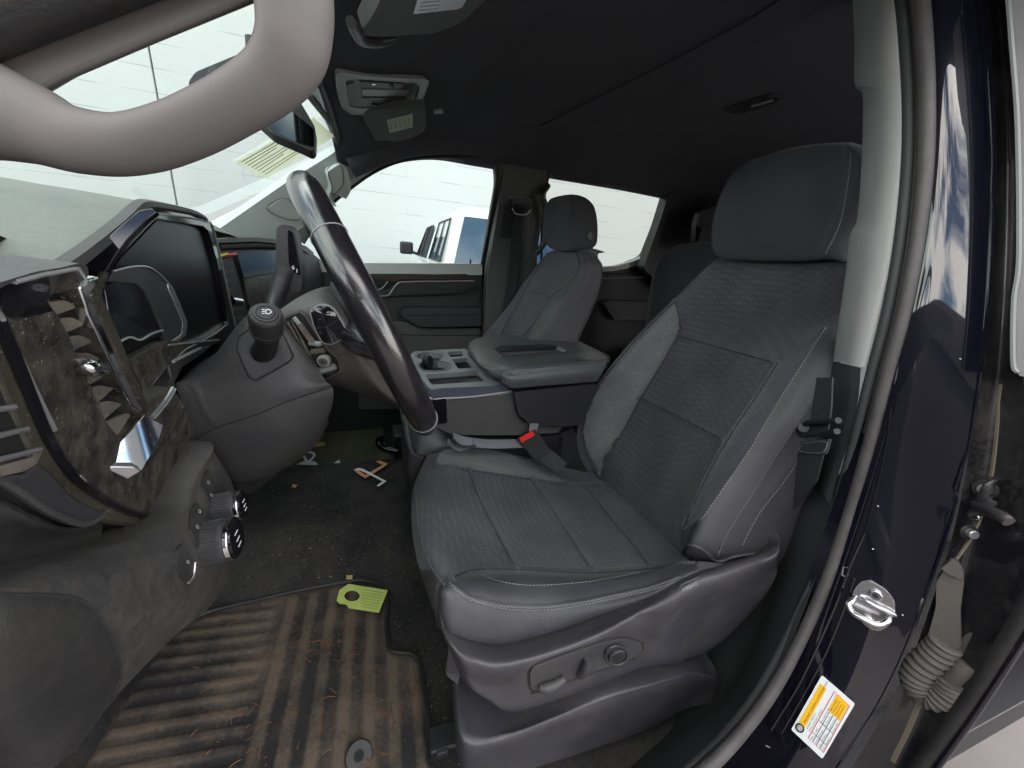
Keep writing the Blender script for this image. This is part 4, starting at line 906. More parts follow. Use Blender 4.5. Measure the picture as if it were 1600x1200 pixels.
# buckle and webbing
bk_ = empty('seat_belt_buckle', 'black seat belt buckle with red release button standing between driver seat and console', 'buckle')
BKp = pl(P(845, 695, y=.615), (-.35, -1, .25))
sheet('housing', rnd([(808, 686), (836, 671), (862, 706), (850, 716), (836, 720)], 2), BKp, .018, M['black'], bk_, bev=.002, off=.006)
rbn = sheet('release_button', rnd([(811, 685), (832, 673), (836, 680), (815, 692)], 2), BKp, .004, M['red'], bk_, bev=.001, off=.009)
sheet('webbing', [(828, 662), (842, 662), (838, 676), (826, 674)], BKp, .002, M['webg'], bk_, off=.0)
sheet('stalk', rnd([(836, 712), (858, 700), (886, 724), (872, 740), (848, 724)], 3), BKp, .012, M['plastic'], bk_, off=-.004, bev=.002)
sb = empty('center_lap_belt', 'loose grey lap belt lying along the bottom edge of the console', 'seat belt')
tube('webbing', [P(708, 682, y=.63), P(722, 688, y=.635), P(745, 692, y=.63), P(775, 694, y=.63), P(808, 693, y=.64), P(826, 694, y=.65)], .014, M['webg'], sb, flat=.18, upv=(0, 1, .6), n=8)
tube('webbing', [P(700, 690, y=.64), P(718, 700, y=.645), P(740, 690, y=.63)], .010, M['webg'], sb, flat=.2, upv=(0, 1, .6))
tube('hook', [P(708, 686, y=.615), P(716, 694, y=.615), P(724, 698, y=.615), P(744, 696, y=.615)], .0022, M['black'], sb)
bx = sheet('anchor_cover', rnd([(850, 702), (878, 676), (896, 668), (904, 690), (902, 712), (884, 728), (862, 722)], 4), ypl(.69), .06, M['plastic'], sb, bev=.006)
tube('anchor_strap', [P(868, 714, y=.68), P(872, 706, y=.68), P(876, 699, y=.68)], .004, M['black'], sb)
# ================================================================ dashboard
dash = empty('dashboard', 'dusty black and grey dashboard with hooded instrument cluster, air vents, chrome tab and light knobs', 'dashboard')
def ss(a, b, t): t = max(0, min(1, (t-a)/(b-a))); return t*t*(3-2*t)
def dz(x, y):
    hump = ss(.10, .42, y)*(1-ss(.78, 1.06, y))
    return .803+.016*ss(.8, 1.2, -x)+hump*.068*ss(.79, .98, -x)-.02*ss(1.15, 1.3, -x)
def xe(y): return -.80-.11*ss(.10, .155, y)+.03*ss(.70, .78, y)
rows = [[Vector((-1.32+(xe(y)+1.32)*t, y, dz(-1.32+(xe(y)+1.32)*t, y))) for y in [.0, .06, .12, .16, .20, .24, .30, .36, .42, .5, .6, .7, .75, .8, .9, 1.0, 1.1, 1.25, 1.4, 1.56]] for t in [0, .2, .4, .6, .74, .86, .94, 1.0]]
top = patch('top_pad', rows, 4, 5, M['dashpad'], dash, ang=80)
# fascia plane, oblique: follows the dash face
FP = pl3(P(20, 440, y=.075), P(150, 760, y=.11), P(368, 515, y=.66))
FPd = lambda dx: (lambda u, v, off=0.0: FP(u, v, off)+Vector((dx, 0, 0)))
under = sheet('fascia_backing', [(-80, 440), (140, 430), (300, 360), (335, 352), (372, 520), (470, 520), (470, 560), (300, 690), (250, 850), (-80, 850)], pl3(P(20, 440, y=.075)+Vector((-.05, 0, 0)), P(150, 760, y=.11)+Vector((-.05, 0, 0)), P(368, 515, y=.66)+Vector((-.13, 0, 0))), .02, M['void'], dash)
# left vent surround: wide dusty trim
VP = pl3(P(20, 440, y=.06), P(150, 780, y=.10), P(235, 640, y=.20))
trim = sheet('vent_surround', [(2, 446), (20, 441), (70, 428), (118, 420), (130, 420), (136, 436), (130, 448), (122, 451), (134, 480), (150, 520), (176, 580), (200, 622), (219, 641), (255, 612), (270, 604), (290, 640), (311, 688), (292, 722), (276, 770), (262, 798), (245, 806), (205, 797), (170, 778), (135, 752), (104, 722), (84, 690), (66, 650), (44, 590), (20, 530), (0, 480)], VP, .02, M['dirt'], dash, holes=[[(76, 462), (84, 459), (121, 452), (128, 470), (140, 498), (160, 545), (181, 592), (203, 634), (213, 650), (192, 684), (183, 683), (166, 658), (150, 622), (128, 570), (106, 520), (90, 492), (77, 474)]], bev=.003, seg=3)
sheet('vent_surround_glaze', [(6, 450), (20, 444), (68, 432), (76, 430), (80, 455), (74, 470), (82, 486), (60, 492), (28, 500), (8, 492), (2, 470)], VP, .001, M['gloss'], trim, off=.0022)
line('surround_edge', [(0, 500), (20, 548), (44, 606), (70, 670), (92, 712), (120, 748), (160, 778), (205, 800), (245, 808)], VP, .0028, M['gloss'], dash, off=.002)
line('surround_groove', [(22, 440), (68, 428), (76, 427), (116, 420), (124, 425), (132, 438), (128, 447)], VP, .0016, M['cons'], trim, off=.002)
sheet('surround_end_cap', rnd([(-20, 452), (-10, 444), (58, 424), (96, 418), (124, 411), (136, 415), (139, 425), (136, 436), (124, 441), (116, 420), (70, 428), (20, 440), (4, 448), (-20, 470)], 3), VP, .03, M['cleanplastic'], dash, off=.004, bev=.003)
sheet('black_border', [(-30, 480), (0, 476), (12, 520), (36, 580), (58, 640), (78, 690), (100, 724), (132, 756), (170, 782), (205, 800), (248, 808), (262, 802), (250, 815), (205, 822), (160, 815), (110, 795), (70, 752), (44, 700), (22, 650), (-2, 590), (-30, 540)], VP, .02, M['dustgloss'], dash, off=-.003, bev=.004)
# vent slats
for i, (a, b, c, d) in enumerate([((77, 473), (125, 479), (87, 494), (102, 469)), ((89, 500), (137, 506), (99, 523), (114, 496)), ((102, 528), (149, 533), (112, 550), (127, 524)), ((115, 553), (161, 561), (124, 576), (139, 551)), ((128, 580), (171, 584), (140, 602), (150, 577)), ((141, 607), (180, 606), (151, 632), (160, 602)), ((152, 630), (192, 631), (163, 657), (172, 626)), ((165, 660), (214, 642), (188, 684), (192, 648))]):
    sheet('vent_slat', [a, (d[0], d[1]), b, (c[0], c[1])], pl(VP(*a, -.012), (1, -.1, .9)) if False else VP, .004, M['slat'], dash, off=-.012-.0*i, bev=.0008)
    
sheet('vent_back', [(70, 455), (126, 446), (220, 645), (190, 690), (150, 640)], VP, .004, M['black'], dash, off=-.028)
knob = tube('vent_knob', [VP(126, 568, .008), VP(134, 573, .012), VP(148, 576, .012), VP(162, 571, .008)], [.0025, .0055, .0055, .0025], M['cchrome'], dash, res=16, flat=1.4)
# chrome strip between vent and cluster
st = sheet('bright_strip', [(126, 449), (136, 436), (157, 432), (151, 448), (142, 460), (148, 478), (166, 520), (190, 575), (212, 620), (226, 640), (219, 646), (206, 634), (186, 592), (160, 535), (140, 492)], VP, .008, M['chrome'], dash, off=.003, bev=.0015)
sheet('black_strip', [(151, 448), (162, 470), (186, 520), (206, 572), (228, 622), (236, 640), (228, 648), (218, 632), (196, 582), (170, 522), (149, 478), (143, 461)], VP, .008, M['dustgloss'], dash, off=.004, bev=.0015)
# chrome tab under the vent
tabp = [(156, 727), (219, 660), (223, 643), (229, 648), (256, 665), (254, 676), (246, 694), (232, 716), (219, 738), (199, 749)]
TB = pl(VP(200, 700, .012), (.9, -.6, .45))
tb = sheet('chrome_tab', [(156, 726), (226, 648), (256, 664), (248, 690), (222, 735), (208, 729), (157, 728)], TB, .010, M['cchrome'], dash, bev=.0012)
sheet('tab_face', [(157, 729), (208, 729), (221, 736), (199, 749)], pl(VP(190, 735, .015), (.6, -.9, -.1)), .008, M['satin'], tb, bev=.0008)
line('tab_line', [(237, 651), (256, 628), (270, 606)], VP, .0018, M['satin'], dash, off=.003)
line('tab_line', [(241, 653), (260, 630), (274, 608)], VP, .0012, M['cons'], dash, off=.003)
# far-left vent grille in the dash end
GP = pl3(P(-20, 560, y=.02), P(60, 720, y=.06), P(20, 620, y=.06))
sheet('end_grille', [(-60, 560), (0, 572), (10, 640), (60, 700), (50, 712), (0, 720), (-60, 726)], VP, .004, M['void'], dash, off=-.006)
for a, b in (((-40, 645), (22, 636)), ((-40, 690), (42, 670)), ((-40, 728), (62, 702))):
    line('grille_bar', [a, b], VP, .0016, M['satin'], dash, off=.000)
sheet('grille_base', rnd([(-40, 738), (0, 728), (52, 714), (60, 702), (66, 706), (58, 724), (40, 736), (4, 744), (-40, 752)], 2), VP, .01, M['slat'], dash, off=.001, bev=.0015)
line('end_chrome', [(-6, 486), (6, 506), (24, 546), (44, 590), (66, 636), (84, 672)], VP, .0018, M['satin'], dash, off=.002)
sc = sheet('lower_scoop', [(-60, 748), (0, 745), (44, 740), (62, 722), (80, 735), (110, 770), (150, 795), (165, 797), (160, 815), (140, 822), (90, 808), (40, 780), (10, 758), (-60, 764)], VP, .02, M['plastic'], dash, off=.004, bev=.003)

# cluster hood
line('hood_rim', [(96, 419), (118, 404), (160, 372), (196, 342), (212, 326), (222, 320), (236, 320), (262, 324), (296, 331), (312, 338), (318, 342)], pl3(P(96, 419, y=.16), P(222, 322, y=.36), P(316, 338, y=.68)), .0055, M['rubber2'], dash, flat=1.4)
hoodtop = patch('hood_top', [[P(96, 419, y=.16), P(160, 373, y=.25), P(222, 321, y=.36), P(270, 325, y=.52), P(318, 341, y=.68)], [Vector((-.96, p.y, dz(-.96, p.y)+.003)) for p in (P(96, 419, y=.16), P(160, 373, y=.25), P(222, 321, y=.36), P(270, 325, y=.52), P(318, 341, y=.68))]], 5, 3, M['dashpad'], dash)
fa = [(112, 416), (165, 374), (218, 328), (240, 326), (246, 333), (228, 345), (196, 380), (178, 404), (164, 424), (150, 428), (134, 420)]
sheet('hood_gloss_flank', [(104, 419), (130, 398), (165, 373), (196, 345), (217, 328), (236, 325), (246, 331), (228, 345), (200, 374), (182, 398), (166, 424), (152, 430), (134, 420)], pl(P(175, 385, y=.235), (.115, -.965, .23)), .008, M['gloss'], dash, bev=.001)
(lambda *a, **k: None)('x', pyrows([[(100, 420, .165), (130, 398, .20), (165, 374, .25), (196, 346, .31), (217, 327, .355), (238, 325, .42)], [(128, 424, .185), (148, 408, .215), (176, 384, .26), (205, 354, .315), (226, 334, .36), (242, 330, .42)], [(150, 434, .20), (164, 420, .22), (188, 392, .265), (214, 362, .32), (234, 343, .365), (248, 334, .42)]]), 5, 4, M['gloss'], dash)
CB = pl3(P(150, 450, y=.21), P(242, 332, y=.38), P(365, 512, y=.63))
ob = [(164, 424), (182, 398), (205, 368), (240, 336), (250, 331), (322, 345), (332, 352), (344, 398), (358, 460), (369, 512), (352, 530), (300, 556), (268, 590), (240, 625), (226, 642), (210, 600), (186, 548), (162, 490), (150, 460), (154, 440)]
ih = [(172, 430), (186, 404), (210, 376), (246, 344), (318, 355), (326, 362), (338, 405), (350, 462), (358, 504), (338, 520), (290, 545), (262, 572), (236, 606), (226, 612), (214, 585), (192, 540), (172, 492), (163, 462)]
frame = sheet('cluster_frame', ob, CB, .05, M['gloss'], dash, holes=[ih], bev=.002, seg=3)
sheet('cluster_side', [(150, 450), (164, 424), (182, 398), (240, 338), (244, 342), (190, 400), (170, 428), (160, 460), (176, 500), (200, 560), (228, 622), (226, 640), (205, 600), (176, 540)], CB, .004, M['dustgloss'], dash, off=.003, bev=.001)
wallp = pl3(P(330, 350, y=.66)+Vector((-.04, 0, 0)), P(366, 512, y=.66)+Vector((-.04, 0, 0)), P(240, 450, y=.42)+Vector((-.05, 0, 0)))
back = sheet('display_glass', [(165, 440), (190, 402), (246, 344), (322, 356), (360, 506), (290, 546), (235, 612), (200, 580)], lambda u, v, off=0.0: CB(u, v, -.034+off), .006, M['deep'], dash, bev=0)
I1 = lambda u, v, off=0.0: CB(u, v, -.022+off)
sheet('instrument_bezel', [(177, 423), (205, 417), (230, 417), (245, 424), (267, 446), (280, 475), (292, 505), (290, 523), (276, 532), (262, 536), (256, 520), (240, 480), (226, 455), (214, 444), (168, 440)], I1, .012, M['plastic'], dash, off=.002, bev=.001)
sheet('instrument_trim', [(262, 440), (270, 447), (281, 472), (293, 503), (291, 524), (281, 531), (264, 539), (265, 535), (279, 526), (285, 521), (286, 504), (275, 478), (264, 452)], I1, .004, M['satin'], dash, off=.005, bev=.0006)
line('instrument_edge', [(176, 424), (205, 417), (230, 417), (248, 428), (266, 446)], I1, .0012, M['satin'], dash, off=.004)
sheet('instrument_screen', [(163, 446), (186, 436), (212, 440), (232, 462), (244, 490), (254, 516), (252, 526), (220, 532), (210, 525), (184, 533), (172, 500)], I1, .006, M['screen'], dash, off=-.004, bev=.001)
line('screen_rim', [(184, 535), (203, 527), (219, 531), (238, 521), (254, 516)], I1, .0012, M['cons'], dash, off=.0)
sheet('cluster_floor', [(186, 545), (205, 560), (255, 533), (276, 532), (300, 534), (330, 536), (342, 532), (310, 546), (296, 556), (268, 572), (268, 588), (275, 602), (240, 640), (222, 640), (200, 598)], lambda u, v, off=0.0: CB(u, v, -.004+off), .01, M['dirt'], dash, bev=.001)
line('cluster_pointer', [(264, 539), (292, 536), (342, 531)], CB, .0012, M['satin'], dash, off=.004)
line('cluster_pointer', [(270, 566), (276, 562), (314, 544)], CB, .0018, M['cons'], dash, off=.005)
sheet('cluster_lip', [(264, 572), (270, 566), (312, 544), (330, 540), (318, 552), (285, 574), (272, 600), (268, 590)], CB, .006, M['rubber2'], dash, off=.006, bev=.001)
line('hood_reflection_edge', [(246, 334), (290, 339), (322, 346), (332, 353), (345, 402), (369, 512)], CB, .0012, M['cons'], dash, off=.004)  # pale strip modelled as the reflection along the frame edge
# dusty fascia panel right of the chrome tab is part of the vent surround; lower shell
LR = [
 [(-90, 905, -.80), (0, 884, -.79), (80, 868, -.785), (150, 848, -.782), (215, 822, -.782), (258, 792, -.782), (284, 740, -.785), (312, 690, -.79)],
 [(-90, 935, -.775), (0, 912, -.765), (80, 896, -.76), (160, 878, -.757), (232, 858, -.757), (290, 815, -.76), (312, 760, -.77), (326, 700, -.785)],
 [(-90, 965, -.765), (0, 945, -.755), (85, 930, -.752), (170, 915, -.75), (255, 895, -.75), (312, 855, -.752), (340, 800, -.762), (358, 755, -.78)],
 [(-90, 1040, -.765), (0, 1015, -.755), (90, 1000, -.752), (180, 985, -.75), (262, 960, -.75), (318, 925, -.755), (340, 880, -.765), (361, 800, -.79)],
 [(-90, 1120, -.79), (0, 1120, -.775), (80, 1100, -.77), (160, 1060, -.77), (225, 1020, -.775), (290, 970, -.785), (332, 925, -.79), (356, 850, -.81)],
 [(-90, 1230, -.84), (20, 1230, -.82), (90, 1195, -.80), (150, 1120, -.79), (210, 1052, -.79), (262, 998, -.80), (322, 950, -.82), (345, 900, -.84)]]
rw = [[P(u, v, x=x) for u, v, x in r] for r in LR]
rw = [[off(p, x=-.10) for p in rw[0]]]+rw+[[off(p, x=-.08, z=-.02) for p in rw[-1]]]
rw = [r+[off(r[-1], x=-.10)] for r in rw]
lower = patch('lower_shell', rw, 9, 9, M['dustplastic'], dash, ang=80)
LW = surf(lower)
lp = rnd([(-60, 938), (0, 936), (60, 936), (112, 940), (140, 956), (165, 995), (181, 1042), (176, 1080), (150, 1130), (100, 1190), (60, 1225), (-60, 1225)], 8)
sheet('end_panel', lp, LW, .003, M['rubber2'], dash, grid=16, off=.002, bev=.001)
line('end_panel_gap', [(-50, 934), (60, 932), (114, 937), (143, 953), (168, 992), (185, 1042), (179, 1082), (152, 1134), (102, 1195)], LW, .0016, M['seam'], dash, off=.0005)
side_lip = patch('knee_scoop', [[P(u, v, x=x) for u, v, x in r] for r in [
 [(-90, 752, -.79), (0, 758, -.785), (50, 790, -.785), (100, 818, -.785), (140, 822, -.785)],
 [(-90, 790, -.775), (0, 790, -.77), (50, 812, -.768), (100, 828, -.77), (158, 818, -.775)],
 [(-90, 860, -.79), (0, 850, -.785), (60, 848, -.785), (110, 838, -.785), (160, 826, -.785)],
 [(-90, 910, -.80), (0, 888, -.792), (80, 870, -.79), (120, 858, -.79), (158, 840, -.79)]]], 6, 6, M['rubber2'], dash)
line('scoop_lip', [(-40, 748), (0, 752), (38, 775), (76, 800), (120, 818), (146, 815), (164, 800)], LW if False else VP, .0022, M['cleanplastic'], dash, off=.006)
# switches and knobs
def button(poly, nm='switch', th=.003, parent=None): return sheet(nm, rnd(poly, 3), LW, th, M['rubber2'], parent or dash, off=.0025, bev=.0008)
b1 = button([(316, 742), (322, 733), (330, 748), (337, 770), (334, 790), (326, 795), (318, 775), (312, 762)])
b2 = button([(296, 800), (304, 786), (314, 802), (322, 820), (318, 845), (311, 862), (302, 850), (293, 830)])
b3 = button([(272, 862), (280, 850), (290, 864), (300, 880), (297, 900), (288, 913), (279, 900), (271, 882)])
line('switch_trim', [(299, 880), (296, 902), (288, 912)], LW, .001, M['satin'], b3, off=.003)
for (u, v) in ((320, 756), (325, 776), (306, 802), (302, 826), (313, 830), (286, 880)):
    p = LW(u, v, .0045)
    g = line('icon', [(u-1.5, v-2.5), (u+1.5, v-1), (u+1, v+2.5), (u-1.5, v+1)], LW, .0004, M['cons'], b1 if v < 790 and u > 315 else (b2 if v < 850 else b3), off=.0036, closed=True, n=2)
def kn(u1, v1, u2, v2, r):
    a = LW(u1, v1, -.002); b = a+Vector((1, .02, .10)).normalized()*.030
    ax = (b-a).normalized()
    k = cyl('light_knob', a, b-ax*.006, r*.97, M['cleanplastic'], dash, res=40, bev=.0012)
    for i in range(40):
        an = i*math.pi/20; s = ax.cross(Vector((0, 0, 1))).normalized(); w_ = ax.cross(s)
    fs_ = ax.cross(Vector((0, 0, 1))).normalized(); fw_ = ax.cross(fs_)
    ribs = [tube('grip', [a+(b-a)*.1+(fs_*math.cos(t)+fw_*math.sin(t))*r*.99, b-(b-a)*.35+(fs_*math.cos(t)+fw_*math.sin(t))*r*.99], .0009, M['cleanplastic'], k, n=1, res=5) for t in [i*math.pi/18 for i in range(36)]]
    j = join(ribs, 'grip_ribs')
    cyl('chrome_ring', b-ax*.006, b-ax*.001, r, M['chrome'], k, res=40, bev=.001)
    f = cyl('knob_face', b-ax*.001, b+ax*.0008, r*.82, M['gloss'], k, res=32)
    for q in (-.3, .1, .45):
        c0 = b+ax*.0008+fw_*r*q*.9; tube('icon', [c0-fs_*r*.2, c0+fs_*r*.22], .0006, M['icon'], f, n=1, res=5)
kn(336, 796, 362, 803, .0165); kn(320, 850, 349, 862, .0215)

# passenger side of the dash
PD = pl3(P(345, 400, y=.70), P(490, 430, y=1.40), P(380, 510, y=.70))
sheet('passenger_fascia', [(335, 386), (440, 388), (490, 396), (510, 412), (505, 470), (470, 520), (380, 520), (352, 440)], PD, .06, M['black'], dash, bev=.006)
sheet('centre_screen', rnd([(371, 396), (436, 391), (438, 425), (381, 434)], 2), PD, .01, M['screen'], dash, off=.01, bev=.002)
sheet('lower_fascia', [(381, 436), (438, 426), (446, 470), (398, 500)], PD, .01, M['dustgloss'], dash, off=.006, bev=.002)
sheet('passenger_top_trim', rnd([(337, 374), (360, 371), (400, 371), (440, 375), (478, 384), (492, 396), (484, 398), (470, 388), (437, 381), (400, 377), (338, 380)], 2), PD, .12, M['dashpad'], dash, off=.01, bev=.004)
line('top_slot', [(342, 387), (400, 384), (436, 386)], PD, .006, M['void'], dash, off=.006)
v2 = sheet('centre_vent', [(343, 404), (372, 401), (380, 440), (396, 500), (372, 512), (356, 450)], PD, .01, M['black'], dash, off=.012, bev=.002)
for i in range(6):
    y = 420+i*14.5; x = 347+i*3.6
    sheet('slat', [(x, y), (x+18, y+3), (x+19, y+5), (x+4, y+8)], PD, .002, M['slat'], v2, off=.016)
tube('vent_tab', [PD(360, 470, .02), PD(374, 472, .02)], .009, M['chrome'], v2)
line('vent_edge', [(368, 402), (378, 440), (393, 498)], PD, .003, M['gloss'], v2, off=.016)
line('warning_sticker_band', [(342, 400), (354, 397)], PD, .004, M['yellow'], dash, off=.012)
line('warning_sticker_band', [(356, 398), (368, 397)], PD, .004, M['redline'], dash, off=.012)
# right round end of the dash top by the far door
box('passenger_dash_core', (-1.02, 1.18, .62), (.26, .72, .30), M['black'], dash, bev=.03)
box('glovebox', (-.93, 1.20, .42), (.12, .70, .26), M['plastic'], dash, bev=.03)
box('centre_stack_lower', (-.93, .80, .50), (.12, .26, .40), M['black'], dash, bev=.02)

# ================================================================ steering column
col = empty('steering_column', 'dark grey steering column shroud with indicator stalk behind the steering wheel', 'steering column')
sh = patch('shroud', pyrows([
 [(300, 572, .44), (345, 545, .44), (378, 500, .44), (402, 485, .44), (440, 485, .44), (478, 510, .44)],
 [(284, 592, .35), (325, 568, .345), (368, 520, .34), (398, 500, .34), (440, 503, .34), (490, 556, .35)],
 [(276, 606, .325), (320, 612, .32), (376, 598, .315), (420, 585, .315), (462, 578, .32), (506, 592, .33)],
 [(304, 676, .32), (342, 665, .315), (395, 650, .31), (440, 630, .31), (482, 615, .315), (520, 606, .33)],
 [(326, 712, .335), (355, 712, .33), (402, 702, .33), (448, 684, .33), (488, 662, .335), (519, 634, .34)],
 [(350, 742, .38), (368, 748, .38), (412, 736, .38), (452, 716, .38), (490, 690, .38), (512, 655, .38)],
 [(370, 748, .50), (380, 756, .50), (420, 745, .50), (458, 724, .50), (492, 697, .50), (514, 660, .50)]]), 8, 8, M['cleanplastic'], col, ang=70,
 creases=[([(268, 690), (310, 680), (342, 665), (440, 630), (522, 605)], 2.5, .0025), ([(300, 600), (310, 615), (325, 650), (340, 664)], 2.5, -.002)], sol=0)
SHR = surf(sh)
line('parting_line', [(312, 682), (342, 667), (395, 650), (440, 631), (482, 616), (516, 606)], SHR, .0009, M['seam'], sh, off=0)
sheet('column_underside', [(355, 744), (410, 738), (455, 716), (446, 732), (420, 752), (392, 775), (370, 770), (362, 756)], ypl(.46), .08, M['void'], col, bev=.004)
inset('stalk_plate', [(373, 545), (376, 528), (390, 518), (436, 516), (456, 556), (449, 564), (401, 592), (391, 588), (381, 566)], SHR, col, 4, .003, M['cleanplastic'], off=.002)
line('stalk_plate_groove', rnd([(371, 545), (374, 526), (389, 515), (438, 513), (459, 557), (451, 566), (401, 595), (389, 590), (379, 567)], 4)[::2], SHR, .0012, M['seam'], sh, off=.0, closed=True, n=2)
sheet('stalk_socket', ell(412, 549, 21, 14, 24), SHR, .003, M['black'], col, off=.004, bev=.001)
stk = empty('indicator_stalk', 'stubby black stalk with a lamp symbol on its round end, left of the steering wheel', 'stalk')
pa, pb_, pc, pd_ = P(411, 552, y=.33), P(417, 536, y=.30), P(417, 520, y=.285), P(415, 490, y=.262)
tube('shaft', [pa, pb_, pc], [.015, .012, .013], M['black'], stk, res=24)
ax = (pd_-pc).normalized()
tube('grip', [pc-ax*.004, pc+ax*.001, pc.lerp(pd_, .5), pd_-ax*.004, pd_], [.0135, .0155, .0168, .0165, .0145], M['rubber2'], stk, res=32, n=4)
line_r = tube('grip_ring', [pc.lerp(pd_, .22)+(ax.cross(Vector((1, 0, 0))).normalized()*math.cos(t)+ax.cross(ax.cross(Vector((1, 0, 0)))).normalized()*math.sin(t))*.0166 for t in [i*math.pi/10 for i in range(20)]], .0008, M['seam'], stk, closed=True, n=1)
capn = (pd_-C).normalized()*-.35+ax*.65; capn.normalize()
cp_ = cyl('end_cap', pd_-ax*.002, pd_+ax*.002, .0118, M['plastic'], stk, res=32, bev=.0008)
KP = pl(pd_+ax*.0022, ax)
tube('cap_ring', [pd_+ax*.002+(ax.cross(Vector((1, 0, 0))).normalized()*math.cos(t)+ax.cross(ax.cross(Vector((1, 0, 0)))).normalized()*math.sin(t))*.0088 for t in [i*math.pi/10 for i in range(20)]], .0007, M['seam'], cp_, closed=True, n=1)
line('lamp_symbol', [(416, 484), (421, 484), (424, 487), (421, 490), (416, 490)], KP, .0006, M['icon'], cp_, off=.0005, closed=True, n=2)
for yy in (484, 487, 490): line('lamp_symbol', [(409, yy-.4), (414, yy)], KP, .0005, M['icon'], cp_, off=.0005, n=1)

# column gear lever
gl = empty('gear_lever', 'grey column gear lever with plus and minus buttons standing between cluster and steering wheel', 'gear lever')
tube('lever_arm', [P(424, 500, y=.50), P(430, 470, y=.53), P(440, 440, y=.545), P(446, 420, y=.55)], [.016, .0165, .017, .018], M['cleanplastic'], gl, res=20, flat=.8)
gp = sheet('lever_head', rnd([(432, 356), (440, 350), (452, 352), (461, 362), (466, 384), (471, 412), (472, 440), (470, 456), (448, 460), (434, 448), (430, 410)], 4), ypl(.545), .035, M['cleanplastic'], gl, bev=.006, seg=4)
GLP = ypl(.5435)
sheet('button_panel', rnd([(450, 358), (458, 364), (463, 386), (468, 414), (469, 431), (462, 427), (452, 416), (450, 390)], 3), GLP, .003, M['gloss'], gl, off=.001, bev=.0008)
line('plus_mark', [(455.5, 417), (460.5, 419.5)], GLP, .0009, M['icon'], gl, off=.004, n=1); line('plus_mark', [(458, 415), (458, 421.5)], GLP, .0009, M['icon'], gl, off=.004, n=1)
line('minus_mark', [(464, 420), (464, 426)], GLP, .0009, M['icon'], gl, off=.004, n=1)

# ================================================================ steering wheel
sw_ = empty('steering_wheel', 'glossy worn black leather steering wheel seen almost edge on, its rear hub trim missing', 'steering wheel')
tl = math.atan2(.16, .35); upv_ = Vector((-math.sin(tl), 0, math.cos(tl))); wc = Vector((-.596, .42, .736))
SV = Vector((.115, -1, .0)).normalized()
ring = [wc+(upv_*math.cos(a)+SV*math.sin(a))*.187 for a in [i*math.pi/24 for i in range(48)]]
rim = tube('rim', ring, .0197, M['wheel'], sw_, closed=True, n=3, res=24)
axw = (-SV).cross(upv_).normalized()
def ringseg(a0, r, k=20): 
    c = wc+(upv_*math.cos(a0)+SV*math.sin(a0))*.187; e1 = (c-wc).normalized()
    return [c+(e1*math.cos(t)+axw*math.sin(t))*r for t in [i*2*math.pi/k for i in range(k)]]
for a0 in (math.radians(50), math.radians(137), math.radians(-50), math.radians(-137)):
    tube('rim_seam', ringseg(a0, .0199), .0008, M['cons'], rim, closed=True, n=1, res=6)
hubp = wc+axw*0
axis_f = axw if axw.x < 0 else -axw                          # towards the dash
hub_c = wc+axis_f*.035
for a in (math.radians(95), math.radians(-95), math.radians(180)):
    e = (upv_*math.cos(a)+SV*math.sin(a))
    tube('spoke', [hub_c+e*.05, hub_c.lerp(wc, .4)+e*.12, wc+axis_f*.004+e*.172], [.024, .017, .013], M['wheel'], sw_, res=16, flat=1.1)
cyl('hub', hub_c, hub_c-axis_f*.05, .07, M['plastic'], sw_, bev=.02)
hc = patch('hub_rear_cover', pyrows([
 [(437, 484, .36), (462, 467, .375), (490, 453, .40), (512, 448, .42), (528, 452, .44), (536, 470, .46)],
 [(440, 498, .345), (474, 484, .34), (506, 474, .34), (530, 482, .345), (548, 505, .36), (562, 525, .38)],
 [(462, 530, .345), (490, 520, .335), (520, 518, .33), (550, 530, .335), (572, 550, .35), (592, 570, .37)],
 [(485, 568, .35), (508, 566, .34), (538, 560, .335), (566, 568, .335), (592, 590, .35), (614, 606, .37)],
 [(502, 594, .36), (525, 594, .355), (550, 592, .35), (582, 604, .35), (606, 622, .36), (630, 634, .38)],
 [(506, 598, .42), (535, 606, .41), (562, 616, .40), (590, 626, .40), (612, 632, .40), (634, 642, .41)]]), 8, 8, M['dustplastic'], sw_, ang=70, sol=.012)
HC = surf(hc)
inset('cavity', [(446, 498), (470, 489), (478, 495), (486, 508), (500, 532), (516, 550), (528, 562), (531, 578), (508, 590), (496, 580), (474, 545)], HC, sw_, 2, .004, M['void'], off=.001, bev=0)
mech = []
for i, (a, b, r_) in enumerate([((462, 496), (476, 512), .003), ((470, 505), (488, 530), .004), ((480, 520), (500, 540), .003), ((486, 534), (504, 536), .0035), ((490, 548), (508, 545), .004), ((474, 530), (486, 552), .002), ((500, 578), (524, 570), .005), ((452, 502), (498, 580), .0015), ((458, 500), (504, 584), .0012)]):
    mech.append(line('bracket', [a, b], HC, r_, M['slat'] if i % 3 else M['cons'], sw_, off=.004, n=2))
join(mech, 'bare_bracket')
kc0, kc1 = HC(509, 560, .002), HC(509, 560, .010)
lk = cyl('lock_cylinder', kc0, kc1, .0085, M['cons'], sw_, bev=.001); cyl('lock_ring', kc1, kc1+(kc1-kc0)*.1, .0058, M['slat'], lk); kq = kc1+(kc1-kc0)*.16
cyl('keyhole', kc1, kq, .0018, M['void'], lk)
line('cavity_edge', rnd([(444, 498), (470, 487), (479, 494), (488, 508), (502, 532), (518, 550), (530, 560), (533, 579), (508, 592), (494, 580), (472, 545)], 2)[::2], HC, .0022, M['dustplastic'], hc, off=.001, closed=True, n=2)
bpd = sheet('audio_switch', rnd([(488, 487), (501, 480), (512, 481), (521, 488), (539, 518), (535, 527), (516, 535), (507, 532), (496, 512)], 5), HC, .006, M['gloss'], sw_, grid=10, off=.006, bev=.0015)
